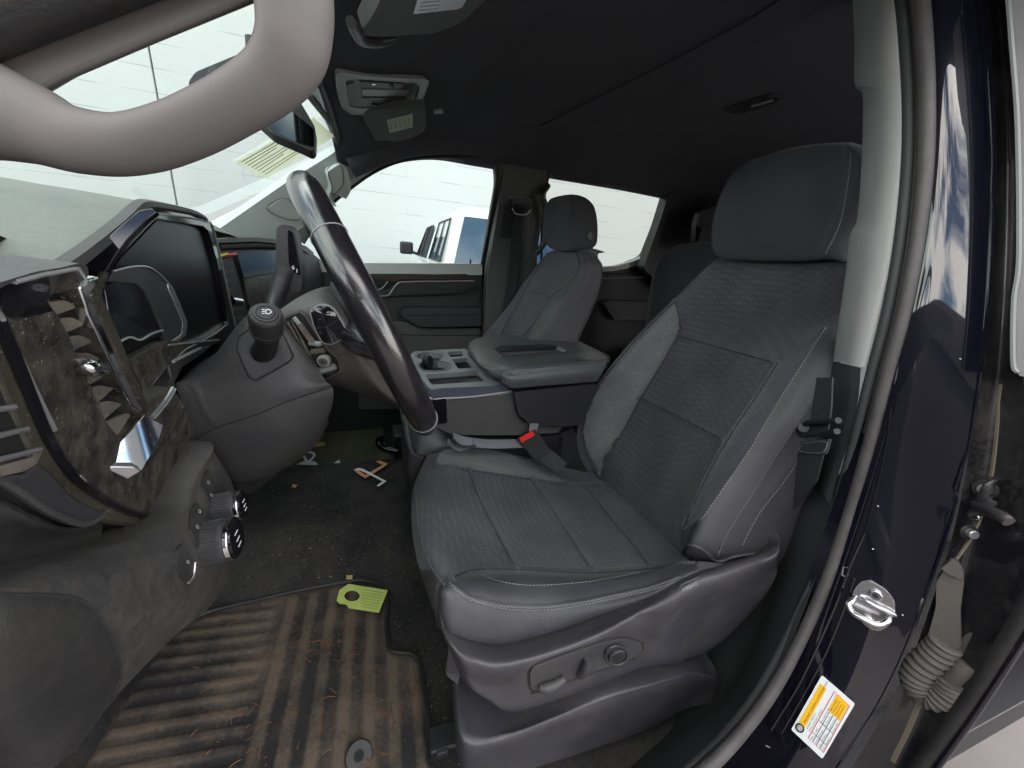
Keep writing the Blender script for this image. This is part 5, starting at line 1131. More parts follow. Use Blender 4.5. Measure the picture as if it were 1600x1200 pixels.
line('switch_gap', [(499, 511), (512, 509), (526, 500)], HC, .0007, M['seam'], bpd, off=.0065); line('switch_gap', [(503, 482), (512, 508), (525, 531)], HC, .0006, M['seam'], bpd, off=.0065)
line('switch_bezel', rnd([(486, 487), (500, 477.5), (513, 478.5), (523, 486), (542, 518), (537, 529), (516, 538), (505, 534), (493, 512)], 5)[::3], HC, .0014, M['cons'], hc, off=.002, closed=True, n=2)
# ================================================================ doors on the far side
fd = empty('passenger_door', 'dark front passenger door with wood strip, silver edged pull and padded armrest, below the far side window', 'car door')
D1 = ypl(1.56)
pan = sheet('door_panel', [(430, 412), (540, 412), (640, 413), (753, 414), (755, 470), (752, 600), (600, 680), (480, 680), (470, 470)], D1, .06, M['door'], fd, bev=.004)
sheet('belt_sill', rnd([(480, 405), (560, 411), (753, 412), (754, 430), (640, 428), (560, 428), (490, 424)], 3), ypl(1.545), .04, M['apillar'], fd, bev=.006, seg=3)
sheet('wood_strip', [(560, 430), (729, 428), (738, 437), (632, 437), (616, 441), (560, 437)], ypl(1.54), .01, M['wood'], fd, bev=.001)
pull = sheet('door_pull', rnd([(560, 455), (606, 452), (621, 441), (740, 440), (741, 446), (719, 458), (612, 462), (560, 470)], 2), ypl(1.52), .03, M['black'], fd, bev=.003)
line('silver_edge', [(572, 466), (592, 463), (607, 461), (614, 452), (622, 443), (634, 440.5), (700, 439.5), (740, 439)], ypl(1.518), .0032, M['satin'], fd)
dh = sheet('inner_handle', rnd([(582, 436), (610, 438), (601, 452), (588, 451)], 2), ypl(1.53), .01, M['void'], fd)
line('handle_lever', [(606, 440), (596, 451), (580, 455)], ypl(1.525), .003, M['satin'], dh)
sheet('armrest', rnd([(627, 484), (634, 481), (700, 481), (752, 481), (752, 509), (700, 511), (656, 511), (636, 499), (628, 494)], 3), ypl(1.49), .08, M['plastic'], fd, bev=.010, seg=4)
line('armrest_seam', [(632, 490), (645, 493), (752, 491)], ypl(1.489), .0015, M['void'], fd)
sheet('lower_step', [(600, 502), (620, 502), (636, 504), (656, 512), (752, 513), (752, 640), (560, 640), (560, 510)], ypl(1.545), .02, M['liner2'], fd, bev=.003)
line('step_groove', [(610, 522), (656, 524), (752, 524)], ypl(1.544), .0016, M['seam'], fd)
cyl('lock_pin', P(735, 413, y=1.55), P(735, 405, y=1.55), .004, M['black'], fd)
rd = empty('rear_passenger_door', 'near black rear passenger door with thin silver strip, below the tinted rear side window', 'car door')
sheet('door_panel', [(836, 412), (940, 418), (968, 416), (1010, 402), (1030, 398), (1040, 440), (1040, 640), (836, 640)], D1, .06, M['black'], rd, bev=.004)
sheet('belt_sill', [(930, 418), (964, 415), (990, 408), (1008, 400), (1012, 404), (1006, 412), (980, 420), (960, 424), (930, 425)], ypl(1.545), .04, M['apillar'], rd, bev=.004)
line('silver_strip', [(930, 434.5), (960, 434.5), (1015, 433)], ypl(1.545), .0030, M['satin'], rd)
line('wood_edge', [(930, 428), (970, 428), (1010, 426), (1015, 430)], ypl(1.545), .003, M['wood'], rd)
sheet('armrest', rnd([(942, 474), (950, 470), (1014, 472), (1014, 500), (960, 500)], 3), ypl(1.50), .06, M['plastic'], rd, bev=.008, seg=3)
line('step', [(900, 486), (940, 485)], ypl(1.54), .0025, M['plastic'], rd)
cyl('lock_pin', P(1004, 404, y=1.55), P(1004, 397, y=1.55), .004, M['black'], rd)

# ================================================================ mirror, visors, overhead console, stickers
mr_ = empty('rearview_mirror', 'dark rearview mirror hanging behind the windshield', 'mirror')
MPl = pl3(P(300, 130, y=.72), P(492, 215, y=.72), P(430, 120, y=.74))
sheet('mirror_housing', rnd([(294, 128), (306, 112), (400, 73), (440, 110), (484, 184), (493, 200), (492, 232), (486, 236), (470, 228), (424, 208), (402, 188), (370, 160), (300, 152)], 6), MPl, .035, M['black'], mr_, bev=.008, seg=4)
sheet('mirror_glass', rnd([(412, 184), (432, 168), (446, 166), (490, 201), (490, 230), (470, 225), (428, 206)], 3), MPl, .002, M['mirror'], mr_, off=.001, bev=.0008)
tube('mirror_stem', [MPl(400, 120, -.03), MPl(398, 100, -.06), P(396, 60, y=.80)], .014, M['black'], mr_)
box('camera_pod', P(405, 130, y=.86), (.06, .05, .05), M['black'], mr_, bev=.01)
s_ = tag(sheet('windshield_sticker', [(367, 254), (490, 184), (523, 213), (416, 279)], WS, .0008, M['sticker'], None, off=.004), 'long beige paper sticker with fine print on the passenger half of the windshield', 'sticker')
ln = []
for i in range(8):
    t = .08+i*.11
    a = (367+49*t+6, 254+25*t-3); b = (490+33*t-28-20*(i % 3), 184+29*t+16+11*(i % 3))
    ln.append(line('print', [a, b], WS, .0011, M['slat'], s_, off=.005, n=1))
join(ln, 'print')
s2_ = tag(sheet('windshield_decal', [(262, 152), (282, 143), (292, 156), (273, 164)], WS, .0008, M['plastic'], None, off=.004), 'tiny dark square decal on the windshield seen through the grab handle opening', 'sticker')
line('decal_print', [(270, 153), (280, 150), (284, 155), (276, 158)], WS, .001, M['cons'], s2_, off=.005, n=1, closed=True)
oc = empty('overhead_console', 'grey overhead console with map lamps and slots on the roof lining', 'overhead console')
_c = HL(600, 150, 0); _n = (HL(560, 150, 0)-_c).cross(HL(600, 175, 0)-_c); OP0 = pl(_c, _n); OP = lambda u, v, off=0.0: OP0(u, v, off+.022)
op_ = [(525, 117), (534, 115), (575, 120), (640, 124), (664, 124), (670, 130), (655, 168), (640, 175), (600, 179), (550, 178), (535, 168), (528, 145)]
body = sheet('console_body', rnd(op_, 4), OP, .035, M['cons'], oc, bev=.003, seg=3, holes=[rnd([(540, 125), (560, 124), (650, 130), (656, 136), (648, 160), (634, 168), (560, 170), (545, 166)], 3)])
sheet('console_recess', [(538, 122), (560, 122), (654, 128), (658, 136), (650, 164), (630, 170), (560, 172), (543, 168)], OP, .01, M['plastic'], oc, off=-.012)
for poly, mt in (([(541, 133), (554, 129), (556, 158), (545, 166)], 'cleanplastic'), ([(563, 128), (632, 131), (626, 138), (566, 136)], 'cleanplastic'), ([(566, 140), (640, 142), (634, 150), (566, 150)], 'cons'), ([(566, 153), (636, 153), (630, 166), (570, 163)], 'cleanplastic')):
    sheet('lamp_panel', rnd(poly, 2), OP, .006, M[mt], oc, off=-.004, bev=.0015)
for a, b in (((580, 130), (586, 130)), ((609, 131), (614, 134)), ((580, 163), (590, 164)), ((603, 164), (607, 167))): line('bright_tip', [a, b], OP, .0035, M['chrome'], oc, off=.003, n=1)
line('outer_edge', rnd(op_, 4)[::3], OP, .0018, M['apillar'], oc, off=.001, closed=True, n=2)
v1 = empty('sun_visor', 'folded sun visor with white warning label above the driver side, at the top edge', 'sun visor')
VSP = pl3(P(570, 60, y=.50), P(740, 10, y=.42), P(700, 60, y=.62))
vb = sheet('visor_board', rnd([(567, 50), (590, 10), (612, -50), (800, -60), (770, -10), (720, 36), (680, 52), (590, 58), (570, 56)], 8), VSP, .02, M['liner2'], v1, bev=.006, seg=4)
sheet('warning_label', [(655, -10), (740, -20), (722, 12), (712, 15), (646, 22)], VSP, .0008, M['label'], v1, off=.002)
for i in range(4): line('label_print', [(660-i*2, -2+i*6), (690-i*2, -5+i*6)], VSP, .0008, M['cons'], v1, off=.003, n=1)
tube('visor_arm', [VSP(548, 34, .004), VSP(556, 48, .006), VSP(566, 62, .006), VSP(590, 66, .004), VSP(618, 62, .0)], [.006, .008, .008, .007, .004], M['plastic'], v1, res=12)
v2_ = empty('passenger_sun_visor', 'folded far sun visor with small pale label behind the overhead console', 'sun visor')
V2P = pl3(P(568, 180, y=1.10), P(665, 180, y=1.06), P(620, 220, y=1.25))
sheet('visor_board', rnd([(560, 172), (664, 168), (666, 195), (662, 206), (640, 217), (614, 222), (604, 219), (588, 221), (576, 200)], 4), V2P, .02, M['liner2'], v2_, bev=.004, seg=3)
sheet('visor_label', [(604, 188), (645, 178), (645, 199), (609, 208)], V2P, .0008, M['labelg'], v2_, off=.002)
for i in range(5): line('label_print', [(610+i*7, 190-i*1.6), (612+i*7, 203-i*1.7)], V2P, .0007, M['slat'], v2_, off=.003, n=1)
tag(sheet('roof_hook', rnd([(677, 170), (692, 169), (692, 174), (678, 175)], 1), HL, .006, M['cons'], None, off=.006, bev=.001), 'small grey clip on the roof lining just right of the overhead console', 'clip')

# ================================================================ near side: pillar trim, seals, painted jamb
pt = empty('driver_pillar_trim_cover', 'light grey driver centre pillar trim standing behind the driver seat head restraint', 'pillar trim')
TRP = lambda y0, y1: None
def xz(u, v, x): return P(u, v, x=x)
tr_rows = [[(1326, -60), (1332, 0), (1335, 70), (1335, 130), (1347, 146), (1348, 200), (1345, 270), (1339, 342), (1328, 368), (1322, 420), (1312, 490), (1302, 562)],
           [(1360, -60), (1366, 0), (1368, 70), (1369, 130), (1372, 146), (1373, 200), (1370, 270), (1362, 342), (1354, 368), (1347, 420), (1336, 490), (1322, 567)],
           [(1384, -60), (1392, 0), (1398, 70), (1402, 130), (1404, 160), (1404, 200), (1400, 270), (1392, 342), (1388, 368), (1380, 420), (1364, 490), (1344, 573)]]
xs_ = (.10, .05, .04)
tr_rows.append([(u+24, v) for u, v in tr_rows[-1]])
rows = [[xz(u, v, x) for u, v in r] for r, x in zip(tr_rows, xs_+(.052,))]
rows = [[off(p, x=.05, y=.01) for p in rows[0]]]+rows
tu = patch('upper_trim', rows, 6, 6, M['btrim'], pt, ang=60)
lr_ = [[(1302, 564), (1296, 600), (1292, 640), (1288, 700), (1282, 750)], [(1322, 569), (1318, 620), (1308, 680), (1296, 730), (1286, 770)], [(1345, 575), (1340, 630), (1326, 690), (1310, 740), (1298, 790)]]
rows = [[xz(u, v, x) for u, v in r] for r, x in zip(lr_, (.10, .052, .042))]
patch('lower_trim', [[off(p, x=.05, y=.01) for p in rows[0]]]+rows, 6, 6, M['sill'], pt, ang=60)
# sill trim that sweeps down and forward
slr = [
 [(1288, 740, .12), (1262, 756, .12), (1240, 780, .12), (1222, 850, .11), (1200, 920, .09), (1170, 1000, .06), (1130, 1075, .02), (1060, 1130, -.05), (985, 1170, -.12), (880, 1215, -.22)],
 [(1296, 752, .085), (1275, 775, .085), (1258, 800, .08), (1244, 850, .07), (1224, 920, .05), (1192, 1005, .02), (1150, 1085, -.02), (1080, 1145, -.09), (1000, 1190, -.16), (900, 1235, -.25)],
 [(1312, 740, .05), (1300, 775, .05), (1288, 810, .045), (1272, 860, .035), (1246, 935, .015), (1212, 1020, -.015), (1168, 1100, -.06), (1100, 1165, -.12), (1020, 1215, -.19), (930, 1255, -.28)],
 [(1325, 735, .04), (1316, 780, .04), (1304, 820, .035), (1286, 870, .025), (1260, 945, .005), (1224, 1030, -.025), (1178, 1112, -.07), (1110, 1180, -.13), (1030, 1230, -.20), (940, 1270, -.29)]]
rows = [[P(u, v, x=x) for u, v, x in r] for r in slr]
rows = [[off(p, y=.06, z=-.05) for p in rows[0]]]+rows
sl = empty('door_sill_trim', 'dark plastic sill trim sweeping down from the driver centre pillar beside the seat base', 'sill trim')
sill = patch('trim', rows, 8, 6, M['sill'], sl, ang=60)
box('sill_base', (-.25, .12, -.05), (1.2, .10, .06), M['black'], sl)
# seals
seal = empty('door_seal', 'grey rubber weather seal around the rear edge of the driver doorway', 'door seal')
s1p = [(1398, -60, .045), (1408, 0, .045), (1414, 60, .045), (1419, 150, .045), (1418, 260, .045), (1406, 380, .045), (1386, 490, .045), (1360, 590, .045), (1335, 690, .045), (1308, 790, .04), (1276, 890, .025), (1236, 985, .0), (1185, 1080, -.05), (1120, 1160, -.11), (1050, 1220, -.18), (980, 1262, -.25)]
s2p = [(u+d, v, x-.002) for (u, v, x), d in zip(s1p, [30, 29, 29, 28, 27, 26, 25, 24, 24, 23, 22, 22, 22, 26, 32, 36])]
# x positions chosen on the door frame; the tubes are soft rubber sections
tube('inner_seal', [P(u, v, x=x) for u, v, x in s1p], [.0062]*16, M['sill'], seal, n=8, res=14)
tube('inner_lip', [P(u+13, v, x=x) for u, v, x in s1p], [.0028]*16, M['rubber2'], seal, n=8, res=10)
sb_ = tube('bulb_seal', [P(u, v, x=x) for u, v, x in s2p], [.0088, .0086, .0083, .0080, .0078, .0074, .0072, .007, .007, .007, .0072, .0074, .0078, .0082, .009, .009], M['rubber'], seal, n=8, res=18)
# painted jamb
cols_ = {  # per height: (v) -> u at seal side, mid, crest, outer edge
 -70: (1452, 1490, 1520, 1533), 0: (1460, 1497, 1528, 1541), 100: (1467, 1505, 1536, 1548), 200: (1470, 1508, 1541, 1552), 300: (1468, 1507, 1542, 1552), 400: (1456, 1500, 1537, 1548),
 500: (1436, 1488, 1528, 1541), 600: (1409, 1468, 1515, 1530), 700: (1382, 1444, 1496, 1513), 800: (1353, 1415, 1470, 1489), 900: (1317, 1382, 1436, 1456), 1000: (1275, 1345, 1400, 1420), 1100: (1222, 1300, 1352, 1372), 1200: (1150, 1235, 1288, 1308), 1290: (1070, 1160, 1215, 1236)}
xv = {v: (.045 if v < 850 else .045-(v-850)*.0003) for v in cols_}
rows = []; vk = sorted(cols_); fit_ = [np.polyfit(np.array(vk)/1000., [cols_[v][k] for v in vk], 5) for k in range(4)]
for k, dx in ((0, .0), (1, .018), (2, .040), (3, .052)):
    rows.append([P(float(np.polyval(fit_[k], v/1000.)), v, x=.048+dx-max(0, v-600)**2*2.6e-7) for v in vk])
rows = [[off(p, y=.035, x=-.004) for p in rows[0]]]+rows+[[off(p, y=.03, x=.012) for p in rows[-1]], [off(p, y=.09, x=.03) for p in rows[-1]]]
jb = empty('centre_pillar_jamb', 'glossy dark blue black painted door jamb reflecting sky and clouds, between seal and rear door', 'door jamb')
jamb = patch('painted_jamb', rows, 6, 6, M['paint'], jb, ang=70)
JB = surf(jamb)
line('panel_flange', [(1392, 640), (1384, 700), (1368, 770), (1352, 830), (1330, 880), (1308, 940), (1282, 1000), (1248, 1070), (1205, 1140)], JB, .0016, M['paint'], jb, off=.001)
line('panel_flange', [(1335, 905), (1316, 960), (1290, 1022), (1262, 1075), (1222, 1145)], JB, .0012, M['paint'], jb, off=.001)
line('jamb_edge', [(1541, 0), (1552, 200), (1552, 300), (1541, 500), (1513, 700), (1489, 800), (1456, 900), (1420, 1000), (1372, 1100), (1308, 1200)], JB, .0022, M['paint'], jb, off=.0)
line('locator_clip', [(1316, 899), (1318, 886), (1325, 886), (1325, 898), (1318, 900)], JB, .0008, M['cons'], jb, off=.001, n=1)
for (u, v, s) in ((1364, 857, 1.5), (1372, 790, 1.2), (1200, 1165, 3), (1410, 960, 1.2), (1500, 560, 1.2)):
    line('paint_chip', [(u-s, v), (u+s, v+s)], JB, .0006, M['icon'], jb, off=.0004, n=1)
# striker
stri = empty('door_striker', 'bright steel door striker loop bolted to the painted pillar jamb', 'striker')
STP = pl3(JB(1345, 930, 0), JB(1390, 940, 0), JB(1370, 980, 0))
plate_ = sheet('base_plate', rnd([(1333, 922), (1344, 909), (1358, 906), (1384, 921), (1398, 938), (1399, 960), (1390, 978), (1374, 987), (1360, 984), (1342, 968), (1330, 948)], 8), STP, .003, M['steel'], stri, off=.004, bev=.001)
for u, v in ((1368, 928), (1356, 968)):
    c0, c1 = JB(u, v, .004), JB(u, v, .0075); q = cyl('bolt', c0, c1, .0068, M['steel'], stri, bev=.0012); cyl('socket', c1, c1+(c1-c0)*.05, .003, M['black'], q)
tube('loop', [JB(1338, 932, .003), JB(1334, 936, .012), JB(1330, 940, .016), JB(1336, 950, .020), JB(1350, 958, .021), JB(1364, 965, .020), JB(1374, 966, .016), JB(1382, 962, .012), JB(1390, 958, .003)], .0038, M['steel'], stri, res=16, n=6)
tube('guide_bar', [JB(1345, 932, .003), JB(1352, 934, .009), JB(1370, 944, .010), JB(1392, 954, .009), JB(1396, 960, .003)], .0026, M['steel'], stri, res=12)
# tyre label
LBP = pl3(JB(1284, 1060, .003), JB(1330, 1100, .003), JB(1250, 1140, .003))
lbl = tag(sheet('tyre_information_label', rnd([(1284, 1055), (1336, 1100), (1285, 1186), (1236, 1140)], 3, 3), LBP, .0008, M['label'], None, off=.0016), 'white and yellow tyre and loading information label stuck on the pillar jamb', 'label')
def LB(a, b):                                             # label coordinates: a along its long text direction 0..1, b across 0..1
    p0, p1, p3 = Vector((1238, 1139)), Vector((1284, 1057)), Vector((1285, 1184))
    q = p0+(p1-p0)*a+(p3-p0)*b; return (q.x, q.y)
def lq(nm, a0, a1, b0, b1, mt, o_): return sheet(nm, [LB(a0, b0), LB(a1, b0), LB(a1, b1), LB(a0, b1)], LBP, .0004, M[mt], lbl, off=o_)
lq('heading_band', .17, .90, .06, .26, 'yellow', .0024); lq('note_band', .66, .96, .55, .93, 'yellow', .0024)
line('border', [LB(.08, .46), LB(.97, .46), LB(.97, .96), LB(.08, .96)], LBP, .0004, M['redline'], lbl, off=.002, n=1, closed=True)
for b in (.60, .72, .84): line('rule', [LB(.08, b), LB(.66, b)], LBP, .0003, M['ink'], lbl, off=.002, n=1)
for a in (.20, .42): line('rule', [LB(a, .48), LB(a, .94)], LBP, .0003, M['ink'], lbl, off=.002, n=1)
rvv = (Vector(LB(1, 0))-Vector(LB(0, 0)))
def lt(s, a, b, h):
    r_ = rvv.normalized()*h; u_ = (Vector(LB(0, 0))-Vector(LB(0, 1))).normalized()*h
    text('print', s, LBP, LB(a, b), (r_.x, r_.y), (u_.x, u_.y), M['ink'], lbl, off=.003)
lt('TIRE AND LOADING INFORMATION', .20, .21, 4.6)
lt('SEATING CAPACITY', .17, .33, 3.2); lt('TOTAL 6  FRONT 3  REAR 3', .17, .42, 3.2)
lt('TIRE', .09, .56, 3.2); lt('SIZE', .24, .56, 3.2); lt('COLD TIRE PRESSURE', .42, .56, 2.6)
for i, (a, b2, c) in enumerate((('FRONT', '275/60R20', '240 KPA, 35 PSI'), ('REAR', '275/60R20', '240 KPA, 35 PSI'), ('SPARE', '265/70R17', '240 KPA, 35 PSI'))):
    bb_ = .69+.12*i; lt(a, .09, bb_, 2.6); lt(b2, .21, bb_, 2.8); lt(c, .43, bb_, 2.6)
lt("SEE OWNER'S", .68, .63, 3.4); lt('MANUAL FOR', .68, .71, 3.4); lt('ADDITIONAL', .68, .79, 3.4); lt('INFORMATION', .68, .87, 3.2)
tr0 = sheet('tyre_symbol', ell(*LB(.10, .15), 8.5, 6.5, 20, .9), LBP, .0004, M['ink'], lbl, off=.0024)
sheet('tyre_symbol_centre', ell(*LB(.10, .15), 5, 3.6, 18, .9), LBP, .0004, M['label'], tr0, off=.003); line('tyre_symbol_tread', ell(*LB(.10, .15), 3, 2, 12, .9), LBP, .0004, M['ink'], tr0, off=.0036, closed=True, n=1)

# ================================================================ driver seat belt by the pillar
dbt = empty('driver_seat_belt', 'black driver seat belt webbing with wire guide between backrest and centre pillar', 'seat belt')
BLP = pl3(P(1290, 600, y=.13), P(1240, 760, y=.16), P(1262, 600, y=.17))
sheet('webbing', [(1276, 590), (1300, 590), (1298, 640), (1292, 680), (1262, 682), (1268, 640)], BLP, .002, M['web'], dbt, off=.01)
sheet('webbing', [(1246, 708), (1286, 710), (1276, 750), (1250, 778), (1228, 810), (1222, 800), (1232, 760)], BLP, .002, M['web'], dbt, off=.014)
lp_ = sheet('sewn_loop', rnd([(1250, 690), (1294, 686), (1287, 710), (1247, 708)], 2), BLP, .005, M['web'], dbt, off=.02, bev=.001)
stitches('loop_stitching', [(1253, 693), (1290, 690), (1284, 707), (1251, 705), (1253, 693)], BLP, M['thread'], lp_, off=.021, step=4, r=.0005)
tube('guide_bar', [BLP(1310, 657, .02), BLP(1285, 658, .022), BLP(1264, 660, .024), BLP(1250, 668, .024), BLP(1248, 676, .022), BLP(1258, 680, .022), BLP(1308, 674, .02)], .004, M['black'], dbt, res=12)
cyl('guide_pivot', BLP(1256, 668, .02), BLP(1256, 668, .03), .008, M['plastic'], dbt, bev=.001)
# anchor bits low between seat and sill
sc_ = tag(sheet('white_scrap', rnd([(1114, 1036), (1124, 1030), (1140, 1042), (1138, 1056), (1122, 1056), (1115, 1048)], 3), pl(P(1126, 1045, y=.16), (-.3, -.8, .6)), .002, M['paper'], None, bev=.0005), 'crumpled white paper scrap in the gap behind the seat riser', 'scrap')

# ================================================================ rear door and its hardware
rdr = empty('open_rear_door', 'dark open rear door edge with light grey trim at the right border of the photo', 'car door')
rows = []
for dx, cs in ((.10, [(1538, -70), (1546, 60), (1554, 200), (1552, 330), (1546, 460), (1532, 600), (1512, 720), (1490, 830), (1456, 940), (1410, 1060), (1330, 1200), (1260, 1290)]),
               (.12, [(1556, -70), (1566, 60), (1575, 200), (1575, 330), (1570, 460), (1560, 600), (1548, 720), (1530, 830), (1505, 940), (1465, 1060), (1400, 1200), (1320, 1290)]),
               (.10, [(1570, -70), (1580, 60), (1590, 200), (1592, 330), (1590, 460), (1600, 600), (1610, 720), (1612, 830), (1600, 960), (1540, 1090), (1455, 1215), (1370, 1300)])):
    rows.append([P(u, v, x=dx) for u, v in cs])
rd_edge = patch('door_edge', rows, 6, 6, M['paintd'], rdr, ang=70)
RD = surf(rd_edge)
sheet('grey_trim', rnd([(1570, -60), (1640, -60), (1660, 300), (1660, 590), (1592, 588), (1584, 570), (1584, 470), (1592, 400), (1590, 200), (1578, 60)], 6), xpl(.085), .02, M['gtrim'], rdr, bev=.004)
line('trim_edge', [(1572, -40), (1580, 60), (1590, 200), (1592, 400), (1584, 470), (1583, 565), (1590, 582)], xpl(.082), .0022, M['cons'], rdr)
tube('lower_edge', [P(u, v, x=.06) for u, v in [(1650, 880), (1608, 950), (1560, 1030), (1510, 1105), (1465, 1165), (1420, 1225), (1380, 1280)]], .0085, M['rubber2'], rdr, res=16)
tube('lower_edge', [P(u, v, x=.055) for u, v in [(1660, 905), (1625, 960), (1574, 1040), (1524, 1116), (1482, 1175), (1440, 1235)]], .003, M['paint'], rdr, res=10)
ch = empty('rear_door_check', 'black greasy door check arm and hinge bolts between jamb and rear door', 'door check')
M['greasy'] = mat('greasy black metal', (.018, .018, .02), .3, dust=.5, dcol=(.1, .09, .08), dscale=20, dlo=.45, dhi=.65)
hb_ = patch('bracket', [[RD(1498, 792, .006), RD(1512, 750, .016), RD(1530, 738, .018), RD(1556, 745, .010)], [RD(1500, 800, .008), RD(1520, 775, .022), RD(1540, 768, .022), RD(1558, 775, .012)], [RD(1502, 802, .004), RD(1524, 796, .012), RD(1545, 790, .012), RD(1556, 790, .006)]], 6, 6, M['greasy'], ch, sol=.003)
for (u, v, r_) in ((1541, 761, .0065), (1497, 823, .0055)):
    c0, c1 = RD(u, v, .012), RD(u, v, .020); q = cyl('bolt', c0, c1, r_, M['satin'], ch, bev=.001); cyl('washer', RD(u, v, .010), RD(u, v, .014), r_*1.7, M['black'], q, bev=.001)
tube('check_arm', [RD(1520, 792, .014), RD(1545, 788, .018), RD(1572, 798, .020), RD(1600, 808, .022), RD(1640, 825, .022)], [.0045, .0055, .0065, .0065, .006], M['greasy'], ch, res=12)
tube('lower_wire', [RD(1494, 800, .006), RD(1510, 803, .012), RD(1530, 800, .014), RD(1545, 795, .012)], .002, M['steel'], ch)
bo = empty('wiring_boot', 'grey ribbed rubber wiring boot curling between pillar jamb and rear door', 'cable boot')
BQ = pl3(RD(1460, 900, .0), RD(1500, 1000, .0), RD(1440, 1070, .0)); BOP = BQ
sheet('boot_neck', rnd([(1463, 910), (1478, 886), (1492, 880), (1502, 895), (1506, 912), (1500, 960), (1502, 1010), (1492, 1016), (1470, 1006), (1448, 1000), (1462, 950)], 5), lambda u, v, o_=0.0: BQ(u, v, .020+o_), .018, M['boot'], bo, bev=.004, seg=3, off=0)
sheet('boot_flange', rnd([(1470, 888), (1486, 876), (1496, 884), (1506, 898), (1502, 906), (1482, 898)], 3), lambda u, v, o_=0.0: BQ(u, v, .026+o_), .01, M['boot'], bo, bev=.002)
path = [(1478, 1004), (1462, 1022), (1440, 1042), (1430, 1062), (1438, 1082), (1458, 1090), (1478, 1080), (1486, 1064)]
pp = cm([BQ(u, v, .018) for u, v in path], 12); rr = [.0155-.003*abs(i/len(pp)-.3)+.0016*math.sin(i*2*math.pi/4.4) for i in range(len(pp))]
tube('bellows', pp, rr, M['boot'], bo, raw=True, res=22)
sheet('grommet', ell(1524, 1030, 26, 42, 28, -.25), lambda u, v, o_=0.0: BQ(u, v, .006+o_), .012, M['rubber'], bo, bev=.004, seg=3)
tube('boot_tail', [BQ(1484, 1062, .014), BQ(1498, 1048, .016), BQ(1510, 1036, .012)], .010, M['boot'], bo, res=16)
sl_ = line('seam_sealer', [(1560, 600), (1546, 740), (1520, 830), (1490, 880)], RD, .005, M['foam'], rdr, off=-.002, flat=.4)
line('seam_sealer', [(1440, 1090), (1420, 1140), (1395, 1190)], RD, .004, M['foam'], rdr, off=-.002)

# unseen open driver door, added to shade the jamb and darken its reflections
dd = empty('unseen_driver_door', 'dark driver door swung wide open beside the doorway, unseen, added for its shade and reflection', 'car door')
hx, hy = -1.02, -.06; ux, uy = -.34, -.94
def DP(s, z, t=0): return Vector((hx+ux*s+uy*-t, hy+uy*s+ux*t, z))
prism('door_skin', [DP(0, -.2), DP(1.0, -.2), DP(1.08, .2), DP(1.05, .78), DP(0, .78)], (-.06, .02, 0), M['paint'], dd, bev=.01)
prism('door_card', [DP(.03, -.12, .05), DP(.97, -.12, .05), DP(1.02, .2, .05), DP(1.0, .76, .05), DP(.03, .76, .05)], (-.03, .01, 0), M['plastic'], dd, bev=.01)
box('armrest', DP(.55, .42, .09), (.10, .5, .08), M['plastic'], dd, bev=.02)
tube('window_frame', [DP(.0, .78), DP(.35, 1.12), DP(.95, 1.18), DP(1.05, .78)], .025, M['rubber2'], dd)
yb = empty('unseen_yard_building', 'low dark grey building across the yard, unseen, added for its reflection in the pillar paint', 'building')  # added out of view so the jamb paint mirrors something dark
box('wall', (-5, -8.2, .7), (16, .4, 2.7), M['greasy'], yb, bev=.02)
prism('roof', [(-13.4, -8.9, 2.0), (3.4, -8.9, 2.0), (1.6, -8.9, 3.0), (-11, -8.9, 3.0)], (0, 1.2, 0), M['greasy'], yb, bev=.02)
# ================================================================ floor things
def rib(px, py):
    p = P(px, py, z=.012)
    u_ = (p.x+.83+.05*(p.y-.4))
    k = ss(-.02, .03, u_)
    a = ss(.25, .75, .5+.5*math.sin(p.x*2*math.pi/.045)); b_ = ss(.3, .75, .5+.5*math.sin((p.y+.10*p.x)*2*math.pi/.030))
    h = a*k+b_*(1-k)*.8
    return h*.0042
mo = [(60, 1260), (140, 1180), (200, 1080), (250, 1000), (300, 968), (333, 954), (400, 938), (470, 922), (537, 910), (571, 907), (602, 921), (604, 960), (606, 1010), (620, 1019), (642, 1022), (655, 1034), (659, 1060), (668, 1120), (677, 1210), (680, 1260)]
mm_, nt3, b3_ = newmat('muddy rubber mat')
t3 = N(nt3, 'ShaderNodeTexCoord'); a3 = N(nt3, 'ShaderNodeTexNoise', Scale=5.0, Detail=8.0, Roughness=.65); nt3.links.new(t3.outputs['Object'], a3.inputs['Vector'])
c3 = N(nt3, 'ShaderNodeTexNoise', Scale=160.0, Detail=3.0); nt3.links.new(t3.outputs['Object'], c3.inputs['Vector'])
ge = N(nt3, 'ShaderNodeSeparateXYZ'); nt3.links.new(t3.outputs['Object'], ge.inputs[0])
mz = N(nt3, 'ShaderNodeMapRange'); mz.inputs[1].default_value = .012; mz.inputs[2].default_value = .017; nt3.links.new(ge.outputs['Z'], mz.inputs[0])
ad3 = N(nt3, 'ShaderNodeMath', operation='MULTIPLY_ADD'); ad3.inputs[1].default_value = .15; nt3.links.new(mz.outputs[0], ad3.inputs[0]); nt3.links.new(a3.outputs['Fac'], ad3.inputs[2])  # besides the mud, groove shade goes into the colour by rib height
ad4 = N(nt3, 'ShaderNodeMath', operation='MULTIPLY_ADD'); ad4.inputs[1].default_value = .12; nt3.links.new(c3.outputs['Fac'], ad4.inputs[0]); nt3.links.new(ad3.outputs[0], ad4.inputs[2])
r3 = N(nt3, 'ShaderNodeValToRGB'); r3.color_ramp.elements[0].position = .50; r3.color_ramp.elements[0].color = (.016, .015, .015, 1); r3.color_ramp.elements[1].position = .72; r3.color_ramp.elements[1].color = (.12, .092, .068, 1)
e_ = r3.color_ramp.elements.new(.60); e_.color = (.058, .046, .037, 1)
